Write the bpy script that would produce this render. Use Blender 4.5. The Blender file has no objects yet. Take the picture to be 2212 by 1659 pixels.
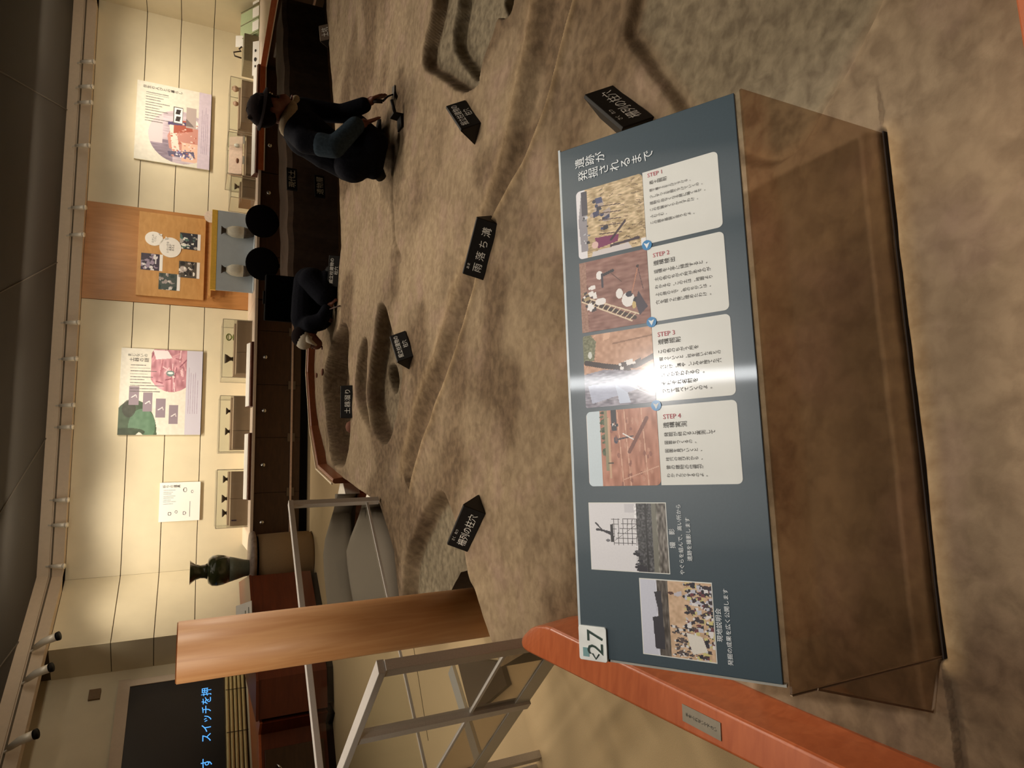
import bpy, math, random
import numpy as np
from mathutils import Vector, Matrix
random.seed(7)
rng = np.random.RandomState(11)
sc = bpy.context.scene
COL = sc.collection
PI = math.pi

# ---------------------------------------------------------------- camera
# The photograph is stored lying on its side: world "up" points to the left edge of the frame.
F_PX, PITCH, ROLL, EYE = 1398.95, math.radians(26.128), math.radians(2.024), 1.55
_c, _s, _cr, _sr = math.cos(PITCH), math.sin(PITCH), math.cos(ROLL), math.sin(ROLL)
RM = np.array([[_cr, -_sr, 0], [_sr, _cr, 0], [0, 0, 1]]) @ np.array([[1, 0, 0], [0, -_s, -_c], [0, _c, -_s]])
CAM = np.array([0, 0, EYE])
cd = bpy.data.cameras.new('camera'); cam = bpy.data.objects.new('camera', cd); COL.objects.link(cam)
X, Y, Zv = RM[1], RM[0], -RM[2]
cam.matrix_world = Matrix(((X[0], Y[0], Zv[0], 0), (X[1], Y[1], Zv[1], 0), (X[2], Y[2], Zv[2], EYE), (0, 0, 0, 1)))
cd.sensor_width = 36; cd.sensor_fit = 'HORIZONTAL'; cd.lens = F_PX / 2212 * 36; cd.clip_start = .02
sc.camera = cam

# ---------------------------------------------------------------- world, exposure
w = bpy.data.worlds.new('world'); sc.world = w; w.use_nodes = True
w.node_tree.nodes['Background'].inputs[0].default_value = (1, .84, .66, 1)
w.node_tree.nodes['Background'].inputs[1].default_value = .085
sc.view_settings.view_transform = 'Standard'; sc.view_settings.look = 'None'
sc.view_settings.exposure = 0.0; sc.view_settings.gamma = 1; sc.view_settings.use_curve_mapping = False
sc.cycles.max_bounces = 8; sc.cycles.transparent_max_bounces = 16
sc.cycles.sample_clamp_indirect = 6

# ---------------------------------------------------------------- lights
WARM = (1, .87, .71)
def spot(loc, target, power, size=60, blend=.6, col=WARM, rad=.05):
    l = bpy.data.lights.new('spot_lamp', 'SPOT'); l.energy = power; l.color = col
    l.spot_size = math.radians(size); l.spot_blend = blend; l.shadow_soft_size = rad
    o = bpy.data.objects.new('spot_lamp', l); COL.objects.link(o)
    o.location = loc
    o.rotation_euler = (Vector(target) - Vector(loc)).to_track_quat('-Z', 'Y').to_euler()
    return o
def area(loc, target, power, sx, sy, col=WARM):
    l = bpy.data.lights.new('area_fill', 'AREA'); l.energy = power; l.color = col
    l.shape = 'RECTANGLE'; l.size = sx; l.size_y = sy
    o = bpy.data.objects.new('area_fill', l); COL.objects.link(o)
    o.location = loc
    o.rotation_euler = (Vector(target) - Vector(loc)).to_track_quat('-Z', 'Y').to_euler()
    return o
# ceiling downlights above the excavation model
for (x, y, p) in ((-.3, 2.0, 26), (.9, 2.3, 30), (2.2, 3.2, 38), (.2, 4.0, 40), (1.6, 4.9, 36), (3.3, 5.6, 36), (0, 5.8, 24), (-.5, .6, 10), (1.3, .6, 22)):
    spot((x, y + 1.0 + .12 * y, 3.25), (x + .05, y - .3, 0), p * 3.25, 95, 1.0, rad=.2)
spot((-1.75, 1.0, 3.25), (-1.07, 2.75, .85), 70, 34, 1.0, rad=.2)  # added spot that brightens the wooden column
# neutral lamp right above the information panel
spot((.385, .50, 3.2), (.05, .85, .85), 130, 34, .7, (1, .94, .88), rad=.035)
# aisle and left side
for (x, y, p) in ((-2.3, 4.3, 58), (-1.5, 7.6, 30), (-1.7, 2.6, 52), (-2.6, 6.2, 22)):
    spot((x, y, 3.25), (x, y, 0), p * 2.0, 100, 1.0, rad=.5)
# dim area fill added over the whole hall
area((.5, 5.5, 3.28), (.5, 4.5, 0), 55, 5, 6)

# ---------------------------------------------------------------- projection helpers (design-time measurements of the photo)
def ray(px, py): return RM[2] + (1659 - py - 829.5) / F_PX * RM[0] + (px - 1106) / F_PX * RM[1]
def Zp(px, py, z=0.0):
    d = ray(px, py); return CAM + d * (z - EYE) / d[2]
def PL(px, py, p, n):
    d = ray(px, py); return CAM + d * (np.dot(np.array(p, float) - CAM, n) / np.dot(d, n))

# ---------------------------------------------------------------- materials
def lin(c):
    c = [v / 255 if max(c) > 1.001 else v for v in c]
    return tuple((v / 12.92 if v <= .04045 else ((v + .055) / 1.055) ** 2.4) for v in c)
MATS = {}
def mat(name, rgb, rough=.6, metal=0, var=.08, scale=30, bump=.05, emit=None, stretch=None, spec=.5, coat=0, aniso=None):
    if name in MATS: return MATS[name]
    m = bpy.data.materials.new(name); m.use_nodes = True; N = m.node_tree.nodes; L = m.node_tree.links
    b = N['Principled BSDF']; b.inputs['Roughness'].default_value = rough; b.inputs['Metallic'].default_value = metal
    b.inputs['Specular IOR Level'].default_value = spec
    if coat: b.inputs['Coat Weight'].default_value = coat; b.inputs['Coat Roughness'].default_value = .1
    c = lin(rgb)
    tc = N.new('ShaderNodeTexCoord'); no = N.new('ShaderNodeTexNoise'); no.inputs['Scale'].default_value = scale
    no.inputs['Detail'].default_value = 5
    if stretch:
        mp = N.new('ShaderNodeMapping'); mp.inputs['Scale'].default_value = stretch
        L.new(tc.outputs['Object'], mp.inputs[0]); L.new(mp.outputs[0], no.inputs[0])
    else: L.new(tc.outputs['Object'], no.inputs[0])
    r = N.new('ShaderNodeValToRGB')
    r.color_ramp.elements[0].position = .3; r.color_ramp.elements[1].position = .7
    r.color_ramp.elements[0].color = (*[v * (1 - var) for v in c], 1); r.color_ramp.elements[1].color = (*[min(1, v * (1 + var)) for v in c], 1)
    L.new(no.outputs[0], r.inputs[0]); L.new(r.outputs[0], b.inputs['Base Color'])
    if bump:
        bu = N.new('ShaderNodeBump'); bu.inputs['Strength'].default_value = bump; bu.inputs['Distance'].default_value = .005
        L.new(no.outputs[0], bu.inputs['Height']); L.new(bu.outputs[0], b.inputs['Normal'])
    if emit:
        b.inputs['Emission Color'].default_value = (*lin(emit[0]), 1); b.inputs['Emission Strength'].default_value = emit[1]
    MATS[name] = m; return m
def wood(name, a, b_, rough=.4, scale=3, stretch=(18, 18, 1), coat=.2):
    if name in MATS: return MATS[name]
    m = bpy.data.materials.new(name); m.use_nodes = True; N = m.node_tree.nodes; L = m.node_tree.links
    b = N['Principled BSDF']; b.inputs['Roughness'].default_value = rough; b.inputs['Coat Weight'].default_value = coat
    b.inputs['Coat Roughness'].default_value = .25
    tc = N.new('ShaderNodeTexCoord'); mp = N.new('ShaderNodeMapping'); mp.inputs['Scale'].default_value = stretch
    no = N.new('ShaderNodeTexNoise'); no.inputs['Scale'].default_value = scale; no.inputs['Detail'].default_value = 8; no.inputs['Distortion'].default_value = .6
    L.new(tc.outputs['Object'], mp.inputs[0]); L.new(mp.outputs[0], no.inputs[0])
    r = N.new('ShaderNodeValToRGB'); r.color_ramp.elements[0].position = .32; r.color_ramp.elements[1].position = .68
    r.color_ramp.elements[0].color = (*lin(a), 1); r.color_ramp.elements[1].color = (*lin(b_), 1)
    L.new(no.outputs[0], r.inputs[0]); L.new(r.outputs[0], b.inputs['Base Color'])
    MATS[name] = m; return m
def glass(name, tint=(1, 1, 1), gl=.07, rough=.03):
    if name in MATS: return MATS[name]
    m = bpy.data.materials.new(name); m.use_nodes = True; N = m.node_tree.nodes; L = m.node_tree.links
    N.remove(N['Principled BSDF']); out = N['Material Output']
    t = N.new('ShaderNodeBsdfTransparent'); t.inputs[0].default_value = (*tint, 1)
    g = N.new('ShaderNodeBsdfGlossy'); g.inputs['Roughness'].default_value = rough
    no = N.new('ShaderNodeTexNoise'); no.inputs['Scale'].default_value = 6
    mr = N.new('ShaderNodeMapRange'); mr.inputs['To Min'].default_value = rough * .7; mr.inputs['To Max'].default_value = rough * 1.3 + .01
    L.new(no.outputs[0], mr.inputs[0]); L.new(mr.outputs[0], g.inputs['Roughness'])
    lw0 = N.new('ShaderNodeLayerWeight'); lw0.inputs[0].default_value = .5
    pw_ = N.new('ShaderNodeMath'); pw_.operation = 'POWER'; pw_.inputs[1].default_value = 4; L.new(lw0.outputs['Facing'], pw_.inputs[0])
    lw = N.new('ShaderNodeMapRange'); lw.inputs['To Min'].default_value = gl * .35; lw.inputs['To Max'].default_value = .55; L.new(pw_.outputs[0], lw.inputs[0])
    mx = N.new('ShaderNodeMixShader'); L.new(lw.outputs[0], mx.inputs[0]); L.new(t.outputs[0], mx.inputs[1]); L.new(g.outputs[0], mx.inputs[2])
    L.new(mx.outputs[0], out.inputs[0])
    MATS[name] = m; return m
def print_mat(name, rough=.5, gloss=False, scale=1.0):
    """colour comes from the mesh's own colour attribute (flat print)"""
    if name in MATS: return MATS[name]
    m = bpy.data.materials.new(name); m.use_nodes = True; N = m.node_tree.nodes; L = m.node_tree.links
    b = N['Principled BSDF']; b.inputs['Roughness'].default_value = rough
    at = N.new('ShaderNodeAttribute'); at.attribute_name = 'print'
    no = N.new('ShaderNodeTexNoise'); no.inputs['Scale'].default_value = 300
    hs = N.new('ShaderNodeHueSaturation'); mr = N.new('ShaderNodeMapRange'); mr.inputs['To Min'].default_value = .95 * scale; mr.inputs['To Max'].default_value = 1.05 * scale
    tc = N.new('ShaderNodeTexCoord'); L.new(tc.outputs['Object'], no.inputs[0])
    L.new(no.outputs[0], mr.inputs[0]); L.new(mr.outputs[0], hs.inputs['Value']); L.new(at.outputs[0], hs.inputs['Color'])
    L.new(hs.outputs[0], b.inputs['Base Color'])
    if gloss: laminate(m)
    MATS[name] = m; return m
BOARD_E = (0.9887, .1501, 0)
def laminate(m, fac=.028):
    """brushed clear laminate over a print: a small anisotropic gloss on top of the existing shader"""
    N = m.node_tree.nodes; L = m.node_tree.links; out = N['Material Output']
    src = out.inputs[0].links[0].from_socket
    g = N.new('ShaderNodeBsdfAnisotropic'); g.inputs['Roughness'].default_value = .24; g.inputs['Anisotropy'].default_value = .92
    g.inputs['Color'].default_value = (.86, .93, 1, 1)
    t = N.new('ShaderNodeCombineXYZ')
    for i in range(3): t.inputs[i].default_value = BOARD_E[i]
    L.new(t.outputs[0], g.inputs['Tangent'])
    mx = N.new('ShaderNodeMixShader'); mx.inputs[0].default_value = fac
    L.new(src, mx.inputs[1]); L.new(g.outputs[0], mx.inputs[2])
    g2 = N.new('ShaderNodeBsdfGlossy'); g2.inputs['Roughness'].default_value = .13
    m2 = N.new('ShaderNodeMixShader'); m2.inputs[0].default_value = .009; L.new(mx.outputs[0], m2.inputs[1]); L.new(g2.outputs[0], m2.inputs[2]); L.new(m2.outputs[0], out.inputs[0])

# ---------------------------------------------------------------- mesh helpers
class MB:
    def __init__(s): s.v = []; s.f = []; s.sm = []
    def add(s, vs, fs, smooth=False):
        b = len(s.v); s.v += [tuple(map(float, v)) for v in vs]; s.f += [tuple(b + i for i in f) for f in fs]; s.sm += [smooth] * len(fs); return s
    def box(s, x0, x1, y0, y1, z0, z1):
        return s.add([(x0, y0, z0), (x1, y0, z0), (x1, y1, z0), (x0, y1, z0), (x0, y0, z1), (x1, y0, z1), (x1, y1, z1), (x0, y1, z1)],
                     [(0, 3, 2, 1), (4, 5, 6, 7), (0, 1, 5, 4), (1, 2, 6, 5), (2, 3, 7, 6), (3, 0, 4, 7)])
    def beam(s, a, b, w_, h, up=(0, 0, 1)):
        a, b = Vector(a), Vector(b); d = (b - a).normalized(); upv = Vector(up)
        if abs(d.dot(upv)) > .95: upv = Vector((0, 1, 0))
        r = d.cross(upv).normalized() * w_ / 2; u = r.normalized().cross(d).normalized() * h / 2
        vs = [p + i * r + j * u for p in (a, b) for (i, j) in ((-1, -1), (1, -1), (1, 1), (-1, 1))]
        return s.add(vs, [(0, 3, 2, 1), (4, 5, 6, 7), (0, 1, 5, 4), (1, 2, 6, 5), (2, 3, 7, 6), (3, 0, 4, 7)])
    def prism(s, pts, a, b, axis='z', smooth=False):
        n = len(pts)
        mk = {'z': lambda p, t: (p[0], p[1], t), 'y': lambda p, t: (p[0], t, p[1]), 'x': lambda p, t: (t, p[0], p[1])}[axis]
        vs = [mk(p, a) for p in pts] + [mk(p, b) for p in pts]
        s.add(vs, [tuple(range(n))[::-1], tuple(range(n, 2 * n))])
        base = len(s.v) - 2 * n
        for i in range(n):
            j = (i + 1) % n; s.f.append((base + i, base + j, base + n + j, base + n + i)); s.sm.append(smooth)
        return s
    def lathe(s, prof, seg=24, c=(0, 0, 0), smooth=True):
        vs = []; fs = []
        for (r, z) in prof:
            for k in range(seg):
                a = 2 * PI * k / seg; vs.append((c[0] + r * math.cos(a), c[1] + r * math.sin(a), c[2] + z))
        m = len(prof)
        for i in range(m - 1):
            for k in range(seg):
                k2 = (k + 1) % seg; fs.append((i * seg + k, i * seg + k2, (i + 1) * seg + k2, (i + 1) * seg + k))
        s.add(vs, fs, smooth); b = len(s.v) - len(vs)
        if prof[0][0] > 1e-5: s.f.append(tuple(b + k for k in range(seg))[::-1]); s.sm.append(False)
        if prof[-1][0] > 1e-5: s.f.append(tuple(b + (m - 1) * seg + k for k in range(seg))); s.sm.append(False)
        return s
    def tube(s, pts, r, seg=10, smooth=True):
        P = [Vector(p) for p in pts]; R = r if isinstance(r, (list, tuple)) else [r] * len(P); vs = []; fs = []
        d0 = (P[1] - P[0]).normalized(); n = d0.orthogonal().normalized()
        for i, p in enumerate(P):
            d = (P[min(i + 1, len(P) - 1)] - P[max(i - 1, 0)]).normalized()
            n = (n - d * n.dot(d)).normalized(); b = d.cross(n)
            for k in range(seg):
                a = 2 * PI * k / seg; vs.append(p + (n * math.cos(a) + b * math.sin(a)) * R[i])
        for i in range(len(P) - 1):
            for k in range(seg):
                k2 = (k + 1) % seg; fs.append((i * seg + k, i * seg + k2, (i + 1) * seg + k2, (i + 1) * seg + k))
        fs.append(tuple(range(seg))[::-1]); fs.append(tuple((len(P) - 1) * seg + k for k in range(seg)))
        return s.add(vs, fs, smooth)
    def ell(s, c, r, seg=20, rings=12, rot=None):
        vs = []; fs = []
        for i in range(rings + 1):
            t = PI * i / rings
            for k in range(seg):
                a = 2 * PI * k / seg; v = Vector((r[0] * math.sin(t) * math.cos(a), r[1] * math.sin(t) * math.sin(a), r[2] * math.cos(t)))
                if rot: v = rot @ v
                vs.append(v + Vector(c))
        for i in range(rings):
            for k in range(seg):
                k2 = (k + 1) % seg; fs.append((i * seg + k, (i + 1) * seg + k, (i + 1) * seg + k2, i * seg + k2))
        return s.add(vs, fs, True)
    def build(s, name, m, parent=None, bev=0, **tags):
        me = bpy.data.meshes.new(name); me.from_pydata(s.v, [], s.f); me.polygons.foreach_set('use_smooth', s.sm); me.materials.append(m); me.update()
        return link(name, me, parent, bev, **tags)
def link(name, me, parent=None, bev=0, **tags):
    o = bpy.data.objects.new(name, me); COL.objects.link(o)
    if parent is not None: o.parent = parent
    if bev:
        bm_ = o.modifiers.new('bevel', 'BEVEL'); bm_.width = bev; bm_.segments = 2; bm_.limit_method = 'ANGLE'; bm_.angle_limit = .6
    for k, v in tags.items(): o[k] = v
    return o
def thing(name, label, cat, loc=(0, 0, 0), rz=0, group=None, mtx=None):
    o = bpy.data.objects.new(name, None); COL.objects.link(o); o.empty_display_size = .05
    if mtx is not None: o.matrix_world = mtx
    else: o.location = loc; o.rotation_euler = (0, 0, rz)
    o['label'] = label; o['category'] = cat
    if group: o['group'] = group
    return o
def copy_thing(o, loc=None, rz=None, label=None, parent=None):
    c = o.copy(); COL.objects.link(c); c.parent = parent
    if parent is None:
        if loc is not None: c.location = loc
        if rz is not None: c.rotation_euler = (0, 0, rz)
        if label: c['label'] = label
    for ch in list(o.children): copy_thing(ch, parent=c)
    return c
S = dict(kind='structure')

# lettering: the built-in font carries Japanese glyphs; each string becomes one flat mesh
def lettering(text, m, parent, mtx, width=None, height=None, extrude=0, name='lettering', line=1.0, sx=1.0):
    cu = bpy.data.curves.new('txt', 'FONT'); cu.body = text; cu.resolution_u = 2; cu.align_x = 'CENTER'; cu.space_line = line; cu.extrude = extrude
    o = bpy.data.objects.new('txt', cu); COL.objects.link(o)
    dg = bpy.context.evaluated_depsgraph_get(); me = bpy.data.meshes.new_from_object(o.evaluated_get(dg))
    bpy.data.objects.remove(o); bpy.data.curves.remove(cu)
    n = len(me.vertices); co = np.empty(n * 3, 'f'); me.vertices.foreach_get('co', co); co = co.reshape(n, 3)
    lo, hi = co[:, :2].min(0), co[:, :2].max(0); co[:, :2] -= (lo + hi) / 2
    k = width / (hi[0] - lo[0]) if width else height / (hi[1] - lo[1])
    co[:, :2] *= k; co[:, 0] *= sx
    me.vertices.foreach_set('co', co.ravel()); me.materials.clear(); me.materials.append(m); me.update()
    ob = link(name, me, parent); ob.matrix_local = mtx
    return ob

# raster canvas -> colour-attribute grid (flat prints)
class Cv:
    def __init__(s, nx, ny, bg):
        s.nx, s.ny = nx, ny; s.a = np.zeros((ny, nx, 3)); s.a[:] = np.array(bg) / 255.
        s.X, s.Y = np.meshgrid((np.arange(nx) + .5) / nx, (np.arange(ny) + .5) / ny)
    def put(s, m, c, al=1.0): s.a[m] = s.a[m] * (1 - al) + np.array(c) / 255. * al
    def rect(s, x0, y0, x1, y1, c, al=1.0): s.put((s.X >= x0) & (s.X <= x1) & (s.Y >= y0) & (s.Y <= y1), c, al)
    def ell(s, x, y, rx, ry, c, al=1.0): s.put(((s.X - x) / rx) ** 2 + ((s.Y - y) / ry) ** 2 <= 1, c, al)
    def poly(s, P, c, al=1.0):
        m = np.zeros_like(s.X, bool); n = len(P)
        for i in range(n):
            x0, y0 = P[i]; x1, y1 = P[(i + 1) % n]
            if y0 == y1: continue
            m ^= ((s.Y >= min(y0, y1)) & (s.Y < max(y0, y1)) & (s.X < (x1 - x0) * (s.Y - y0) / (y1 - y0) + x0))
        s.put(m, c, al)
    def line(s, x0, y0, x1, y1, w_, c, al=1.0):
        d = np.array([x1 - x0, y1 - y0]); L2 = (d ** 2).sum() + 1e-9
        t = np.clip(((s.X - x0) * d[0] + (s.Y - y0) * d[1]) / L2, 0, 1)
        s.put(np.hypot(s.X - x0 - t * d[0], s.Y - y0 - t * d[1]) < w_ / 2, c, al)
    def noise(s, amp, k=1, box=(0, 0, 1, 1), sx=1, sy=1):
        n = rng.rand(max(2, s.ny // (k * sy)) + 1, max(2, s.nx // (k * sx)) + 1)
        fy, fx = s.Y * (n.shape[0] - 1) * .999, s.X * (n.shape[1] - 1) * .999; iy, ix = fy.astype(int), fx.astype(int); fy -= iy; fx -= ix
        n = (n[iy, ix] * (1 - fx) + n[iy, ix + 1] * fx) * (1 - fy) + (n[iy + 1, ix] * (1 - fx) + n[iy + 1, ix + 1] * fx) * fy - .5; n = n * 1.5
        m = (s.X >= box[0]) & (s.X <= box[2]) & (s.Y >= box[1]) & (s.Y <= box[3])
        s.a[m] = np.clip(s.a[m] + (n * amp)[m][:, None], 0, 1)
    def people(s, n, x0, y0, x1, y1, sz, cols):
        for i in range(n):
            x = x0 + (x1 - x0) * rng.rand(); y = y0 + (y1 - y0) * rng.rand(); q = sz * (.6 + .8 * rng.rand()); u = (rng.rand() - .5) * q
            s.poly([(x - q * .8, y + q * .5), (x + q * .7, y + q * .3), (x + q * .9 + u, y + q * 2.1), (x - q * .5 + u, y + q * 2.3)], cols[rng.randint(len(cols))]); s.ell(x, y, q * .5, q * .5, cols[rng.randint(len(cols))])
    def mesh(s, name, w_, h, m, parent, mtx=None, rad=0, mask=None, **tags):
        nx, ny = s.nx, s.ny
        xs = np.linspace(0, w_, nx + 1); ys = np.linspace(h, 0, ny + 1)
        gx, gy = np.meshgrid(xs, ys); v = np.stack([gx.ravel(), gy.ravel(), np.zeros(gx.size)], 1)
        if rad:   # pull the corner vertices onto a rounded outline
            for cx, cy in ((rad, rad), (w_ - rad, rad), (rad, h - rad), (w_ - rad, h - rad)):
                dx, dy = v[:, 0] - cx, v[:, 1] - cy
                inc = ((dx * (1 if cx > w_ / 2 else -1)) > 0) & ((dy * (1 if cy > h / 2 else -1)) > 0)
                r = np.hypot(dx, dy); k = np.where(inc & (r > rad), rad / np.maximum(r, 1e-9), 1)
                v[:, 0] = cx + dx * k; v[:, 1] = cy + dy * k
        j, i = np.meshgrid(np.arange(ny), np.arange(nx), indexing='ij'); a = (j * (nx + 1) + i).ravel()
        f = np.stack([a, a + nx + 1, a + nx + 2, a + 1], 1); colr = s.a.reshape(-1, 3)
        if mask is not None: k = mask(s.X, s.Y).ravel(); f = f[k]; colr = colr[k]
        me = bpy.data.meshes.new(name); me.from_pydata(v.tolist(), [], f.tolist())
        c = np.where(colr <= .04045, colr / 12.92, ((colr + .055) / 1.055) ** 2.4); c = np.concatenate([c, np.ones((len(c), 1))], 1)
        at = me.color_attributes.new('print', 'FLOAT_COLOR', 'CORNER'); at.data.foreach_set('color', np.repeat(c, 4, 0).astype('f').ravel())
        me.materials.append(m); me.update()
        o = link(name, me, parent, **tags)
        if mtx is not None: o.matrix_local = mtx
        return o
FACE = Matrix(((1, 0, 0, 0), (0, 0, -1, 0), (0, 1, 0, 0), (0, 0, 0, 1)))   # local print plane (x, y) -> wall plane (x, z), facing -y
def on_wall(x, y, z): return Matrix.Translation((x, y, z)) @ FACE

# ---------------------------------------------------------------- palette
M_plank = mat('cream_wall_panel', (222, 210, 178), .55, var=.03, scale=4, bump=.02)
M_joint = mat('wall_joint', (96, 84, 66), .8)
M_ceil = mat('dark_ceiling', (56, 51, 44), .9, var=.06, scale=60)
M_groove = mat('ceiling_joint', (92, 84, 72), .9)
M_fascia = mat('beige_fascia', (205, 186, 160), .6, var=.03, scale=20)
M_floor = mat('beige_carpet', (204, 178, 136), .95, var=.16, scale=420, bump=.35)
M_brownwall = wood('brown_veneer_wall', (176, 122, 66), (192, 136, 78), .45, 2.2, (8, 8, 1.2))
M_board = wood('light_wood_board', (196, 146, 84), (210, 160, 98), .45, 3, (2, 2, 6))
M_beech = wood('beech_veneer', (198, 140, 88), (214, 160, 108), .5, 2.5, (14, 14, 1.1), .06)
M_orange = wood('orange_lacquered_wood', (184, 92, 50), (202, 108, 62), .32, 3, (3, 14, 14), .5)
M_redbrown = wood('red_brown_wood', (96, 38, 16), (112, 48, 22), .4, 2, (1.5, 1.5, 12))
M_cabinet = wood('dark_brown_cabinet', (66, 44, 27), (78, 52, 32), .35, 3, (2, 2, 10))
M_steel = mat('grey_painted_steel', (218, 212, 206), .45, .1, var=.05, scale=200)
M_brushed = mat('brushed_steel', (196, 194, 188), .38, .35, var=.12, scale=60, stretch=(60, 60, 2))
M_chrome = mat('chrome', (215, 212, 205), .2, 1, var=.02)
M_black = mat('black_plastic', (18, 16, 15), .6, var=.2, spec=.2)
M_signblk = mat('black_sign_face', (26, 23, 21), .6, var=.15, scale=80, spec=.25)
M_white = mat('white_print', (246, 242, 232), .6, var=.02)
M_ink = mat('black_ink', (40, 36, 34), .6, var=.05)
M_counter = mat('pale_counter_laminate', (228, 208, 186), .4, var=.03)
M_glass = glass('clear_glass', (.96, .97, .96), .06)
M_acryl = glass('clear_acrylic', (.76, .68, .60), .10, .06)
M_cloth = mat('brown_display_cloth', (150, 128, 104), .9, var=.08, scale=200, bump=.2)

# ---------------------------------------------------------------- wall frames (metres along the wall, distance in front, height)
AA, AB = math.radians(8.25), math.radians(61.2)
EA = np.array([math.cos(AA), math.sin(AA), 0]); NA = np.array([math.sin(AA), -math.cos(AA), 0])
EB = np.array([math.cos(AB), math.sin(AB), 0]); NB = np.array([math.sin(AB), -math.cos(AB), 0])
C0 = np.array([-3.023, 11.055, 0.])
def fa(s, off=0, z=0): return tuple(C0 + EA * s + NA * off + np.array([0, 0, z]))
def fb(s, off=0, z=0): return tuple(C0 - EB * s + NB * off + np.array([0, 0, z]))
def sA(px, py, off=0):
    p = PL(px, py, C0 + NA * off, NA); return float((p - C0) @ EA), float(p[2])
def sB(px, py, off=0):
    p = PL(px, py, C0 + NB * off, NB); return float((C0 - p) @ EB), float(p[2])

# floor and ceiling
FLOOR = MB().box(-9, 14, -3, 14, -.1, 0).build('floor', M_floor, **S)
ceil = MB().box(-9, 14, -3, 14, 3.42, 3.6).build('ceiling', M_ceil, **S)
for k, (px, py) in enumerate(((80, 200), (70, 595), (60, 1010), (60, 1360))):   # joints of the ceiling boards
    p = Zp(px, py, 3.415); d = np.array([.25, .97, 0]) if k < 3 else np.array([-.05, 1, 0])
    MB().beam(tuple(p - d * 6), tuple(p + d * 5), .012, .012).build('ceiling_joint', M_groove, ceil)
# back wall: four rows of cream panels, the joints between them recessed
wallA = MB().box(-.6, 9.5, .02, .2, 0, 3.42).build('wall_back', M_joint, **S)
wallA.location = tuple(C0); wallA.rotation_euler = (0, 0, AA)
rows = [(.0, 1.430), (1.440, 1.928), (1.938, 2.430), (2.440, 3.115)]
for (z0, z1) in rows:
    for (s0, s1) in ((.0, 4.13), (5.67, 9.06)):
        MB().box(s0, s1, 0, .02, z0, z1).build('wall_panel', M_plank, wallA, bev=.003)
MB().box(4.135, 5.665, -.015, .02, 0, 3.115).build('veneer_panel', M_brownwall, wallA)
# left wall, first stretch, return and screen stretch
wallB = MB().box(-1.20, 0, -.0, .2, 0, 3.42).build('wall_left', M_joint, **S)
wallB.location = tuple(C0 + NB * -.02); wallB.rotation_euler = (0, 0, AB)
for (z0, z1) in rows:
    MB().box(-1.20, 0, -.02, 0, z0, z1).build('wall_panel', M_plank, wallB, bev=.003)
for (z0, z1) in rows: MB().box(-1.225, -1.20, -.02, .56, z0, z1).build('wall_panel', M_plank, wallB)
MB().box(-1.215, -1.20, -.01, .56, 0, 3.42).build('return_core', M_joint, wallB)
wallD = MB().box(-5.2, -1.2, .57, .75, 0, 3.42).build('wall_screen_side', M_plank, **S)
wallD.location = tuple(C0); wallD.rotation_euler = (0, 0, AB)
# right wall (only its first strip is seen)
AC = math.radians(8.25 - 88)
p0 = np.array(fa(9.05))
wallC = MB().box(0, 4, .02, .2, 0, 3.42).build('wall_right', M_joint, **S); wallC.location = tuple(p0); wallC.rotation_euler = (0, 0, AC)
for (z0, z1) in rows: MB().box(.0, 4, 0, .02, z0, z1).build('wall_panel', M_plank, wallC, bev=.003)
# fascia with the lighting track above every wall
def fascia(name, loc, rz, x0, x1, off):
    o = MB().box(x0, x1, -off, 0, 3.12, 3.35).build(name, M_fascia, **S); o.location = tuple(loc); o.rotation_euler = (0, 0, rz)
    MB().box(x0, x1, -off - .03, -off, 3.285, 3.42).build('cove_lip', M_fascia, o)
    MB().box(x0, x1, -off - .018, -off - .002, 3.25, 3.268).build('lighting_track', M_joint, o)
    return o
fascia('trim_1', C0, AA, -.2, 9.2, .16)
fascia('trim_2', C0, AB, -5.2, .15, .16)
fascia('trim_3', p0, AC, -.2, 4, .16)
# walls closing the hall behind and beside the viewer
M_far = mat('hall_wall_unseen', (120, 104, 80), .8)
for nm, b in (('wall_behind', (-9, 14, -3.2, -3)), ('wall_far_left', (-9.2, -9, -3, 14)), ('wall_far_right', (14, 14.2, -3, 14))):
    MB().box(*b, 0, 3.42).build(nm, M_far, **S)

# wall-washing lamps (track heads; back-wall spots added apart from them, further out)
M_spotbody = mat('track_light_body', (232, 224, 206), .4, .2, var=.03)
M_hot = mat('lamp_glow', (255, 240, 210), .5, emit=((255, 232, 190), 6))
def track_light(loc, rz, label, aim=None, pw=0, big=False):
    t = thing('track_light', label, 'spotlight', loc, rz, 'track lights along the top of the walls')
    k = 1.5 if big else 1.0
    MB().beam((0, 0, .10), (0, -.06, .02), .02, .02).build('arm', M_spotbody, t)
    m = MB(); m.tube([(0, -.06, .05), (0, -.10 * k, -.03 * k), (.0, -.14 * k, -.12 * k)], [.022 * k, .03 * k, .034 * k], 12); m.build('housing', M_spotbody, t)
    MB().tube([(0, -.14 * k, -.12 * k), (0, -.148 * k, -.14 * k)], [.035 * k, .037 * k], 12).build('front_ring', M_black if big else M_spotbody, t)
    if pw: spot(tuple(np.array(loc) + np.array([0, 0, -.16])), aim, pw, 64, .9)
    return t
tl = [(115, 6.9e0), (170, 0), (205, 0), (300, 0), (437, 0), (497, 0), (690, 0), (770, 0), (872, 0), (920, 0), (1080, 0), (1135, 0), (1225, 0)]
plan = {115: (8.4, 1.5, 42), 170: (7.2, 1.9, 52), 205: (7.5, .9, 44), 300: (6.6, .9, 44), 437: (5.4, 1.9, 26), 497: (4.9, .9, 30), 690: (3.6, 1.0, 42),
        770: (2.7, 1.9, 52), 872: (2.6, .9, 40), 920: (1.9, .9, 40), 1080: (1.0, 1.7, 46), 1135: (.9, .9, 44), 1225: (.15, 1.0, 34)}
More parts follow.
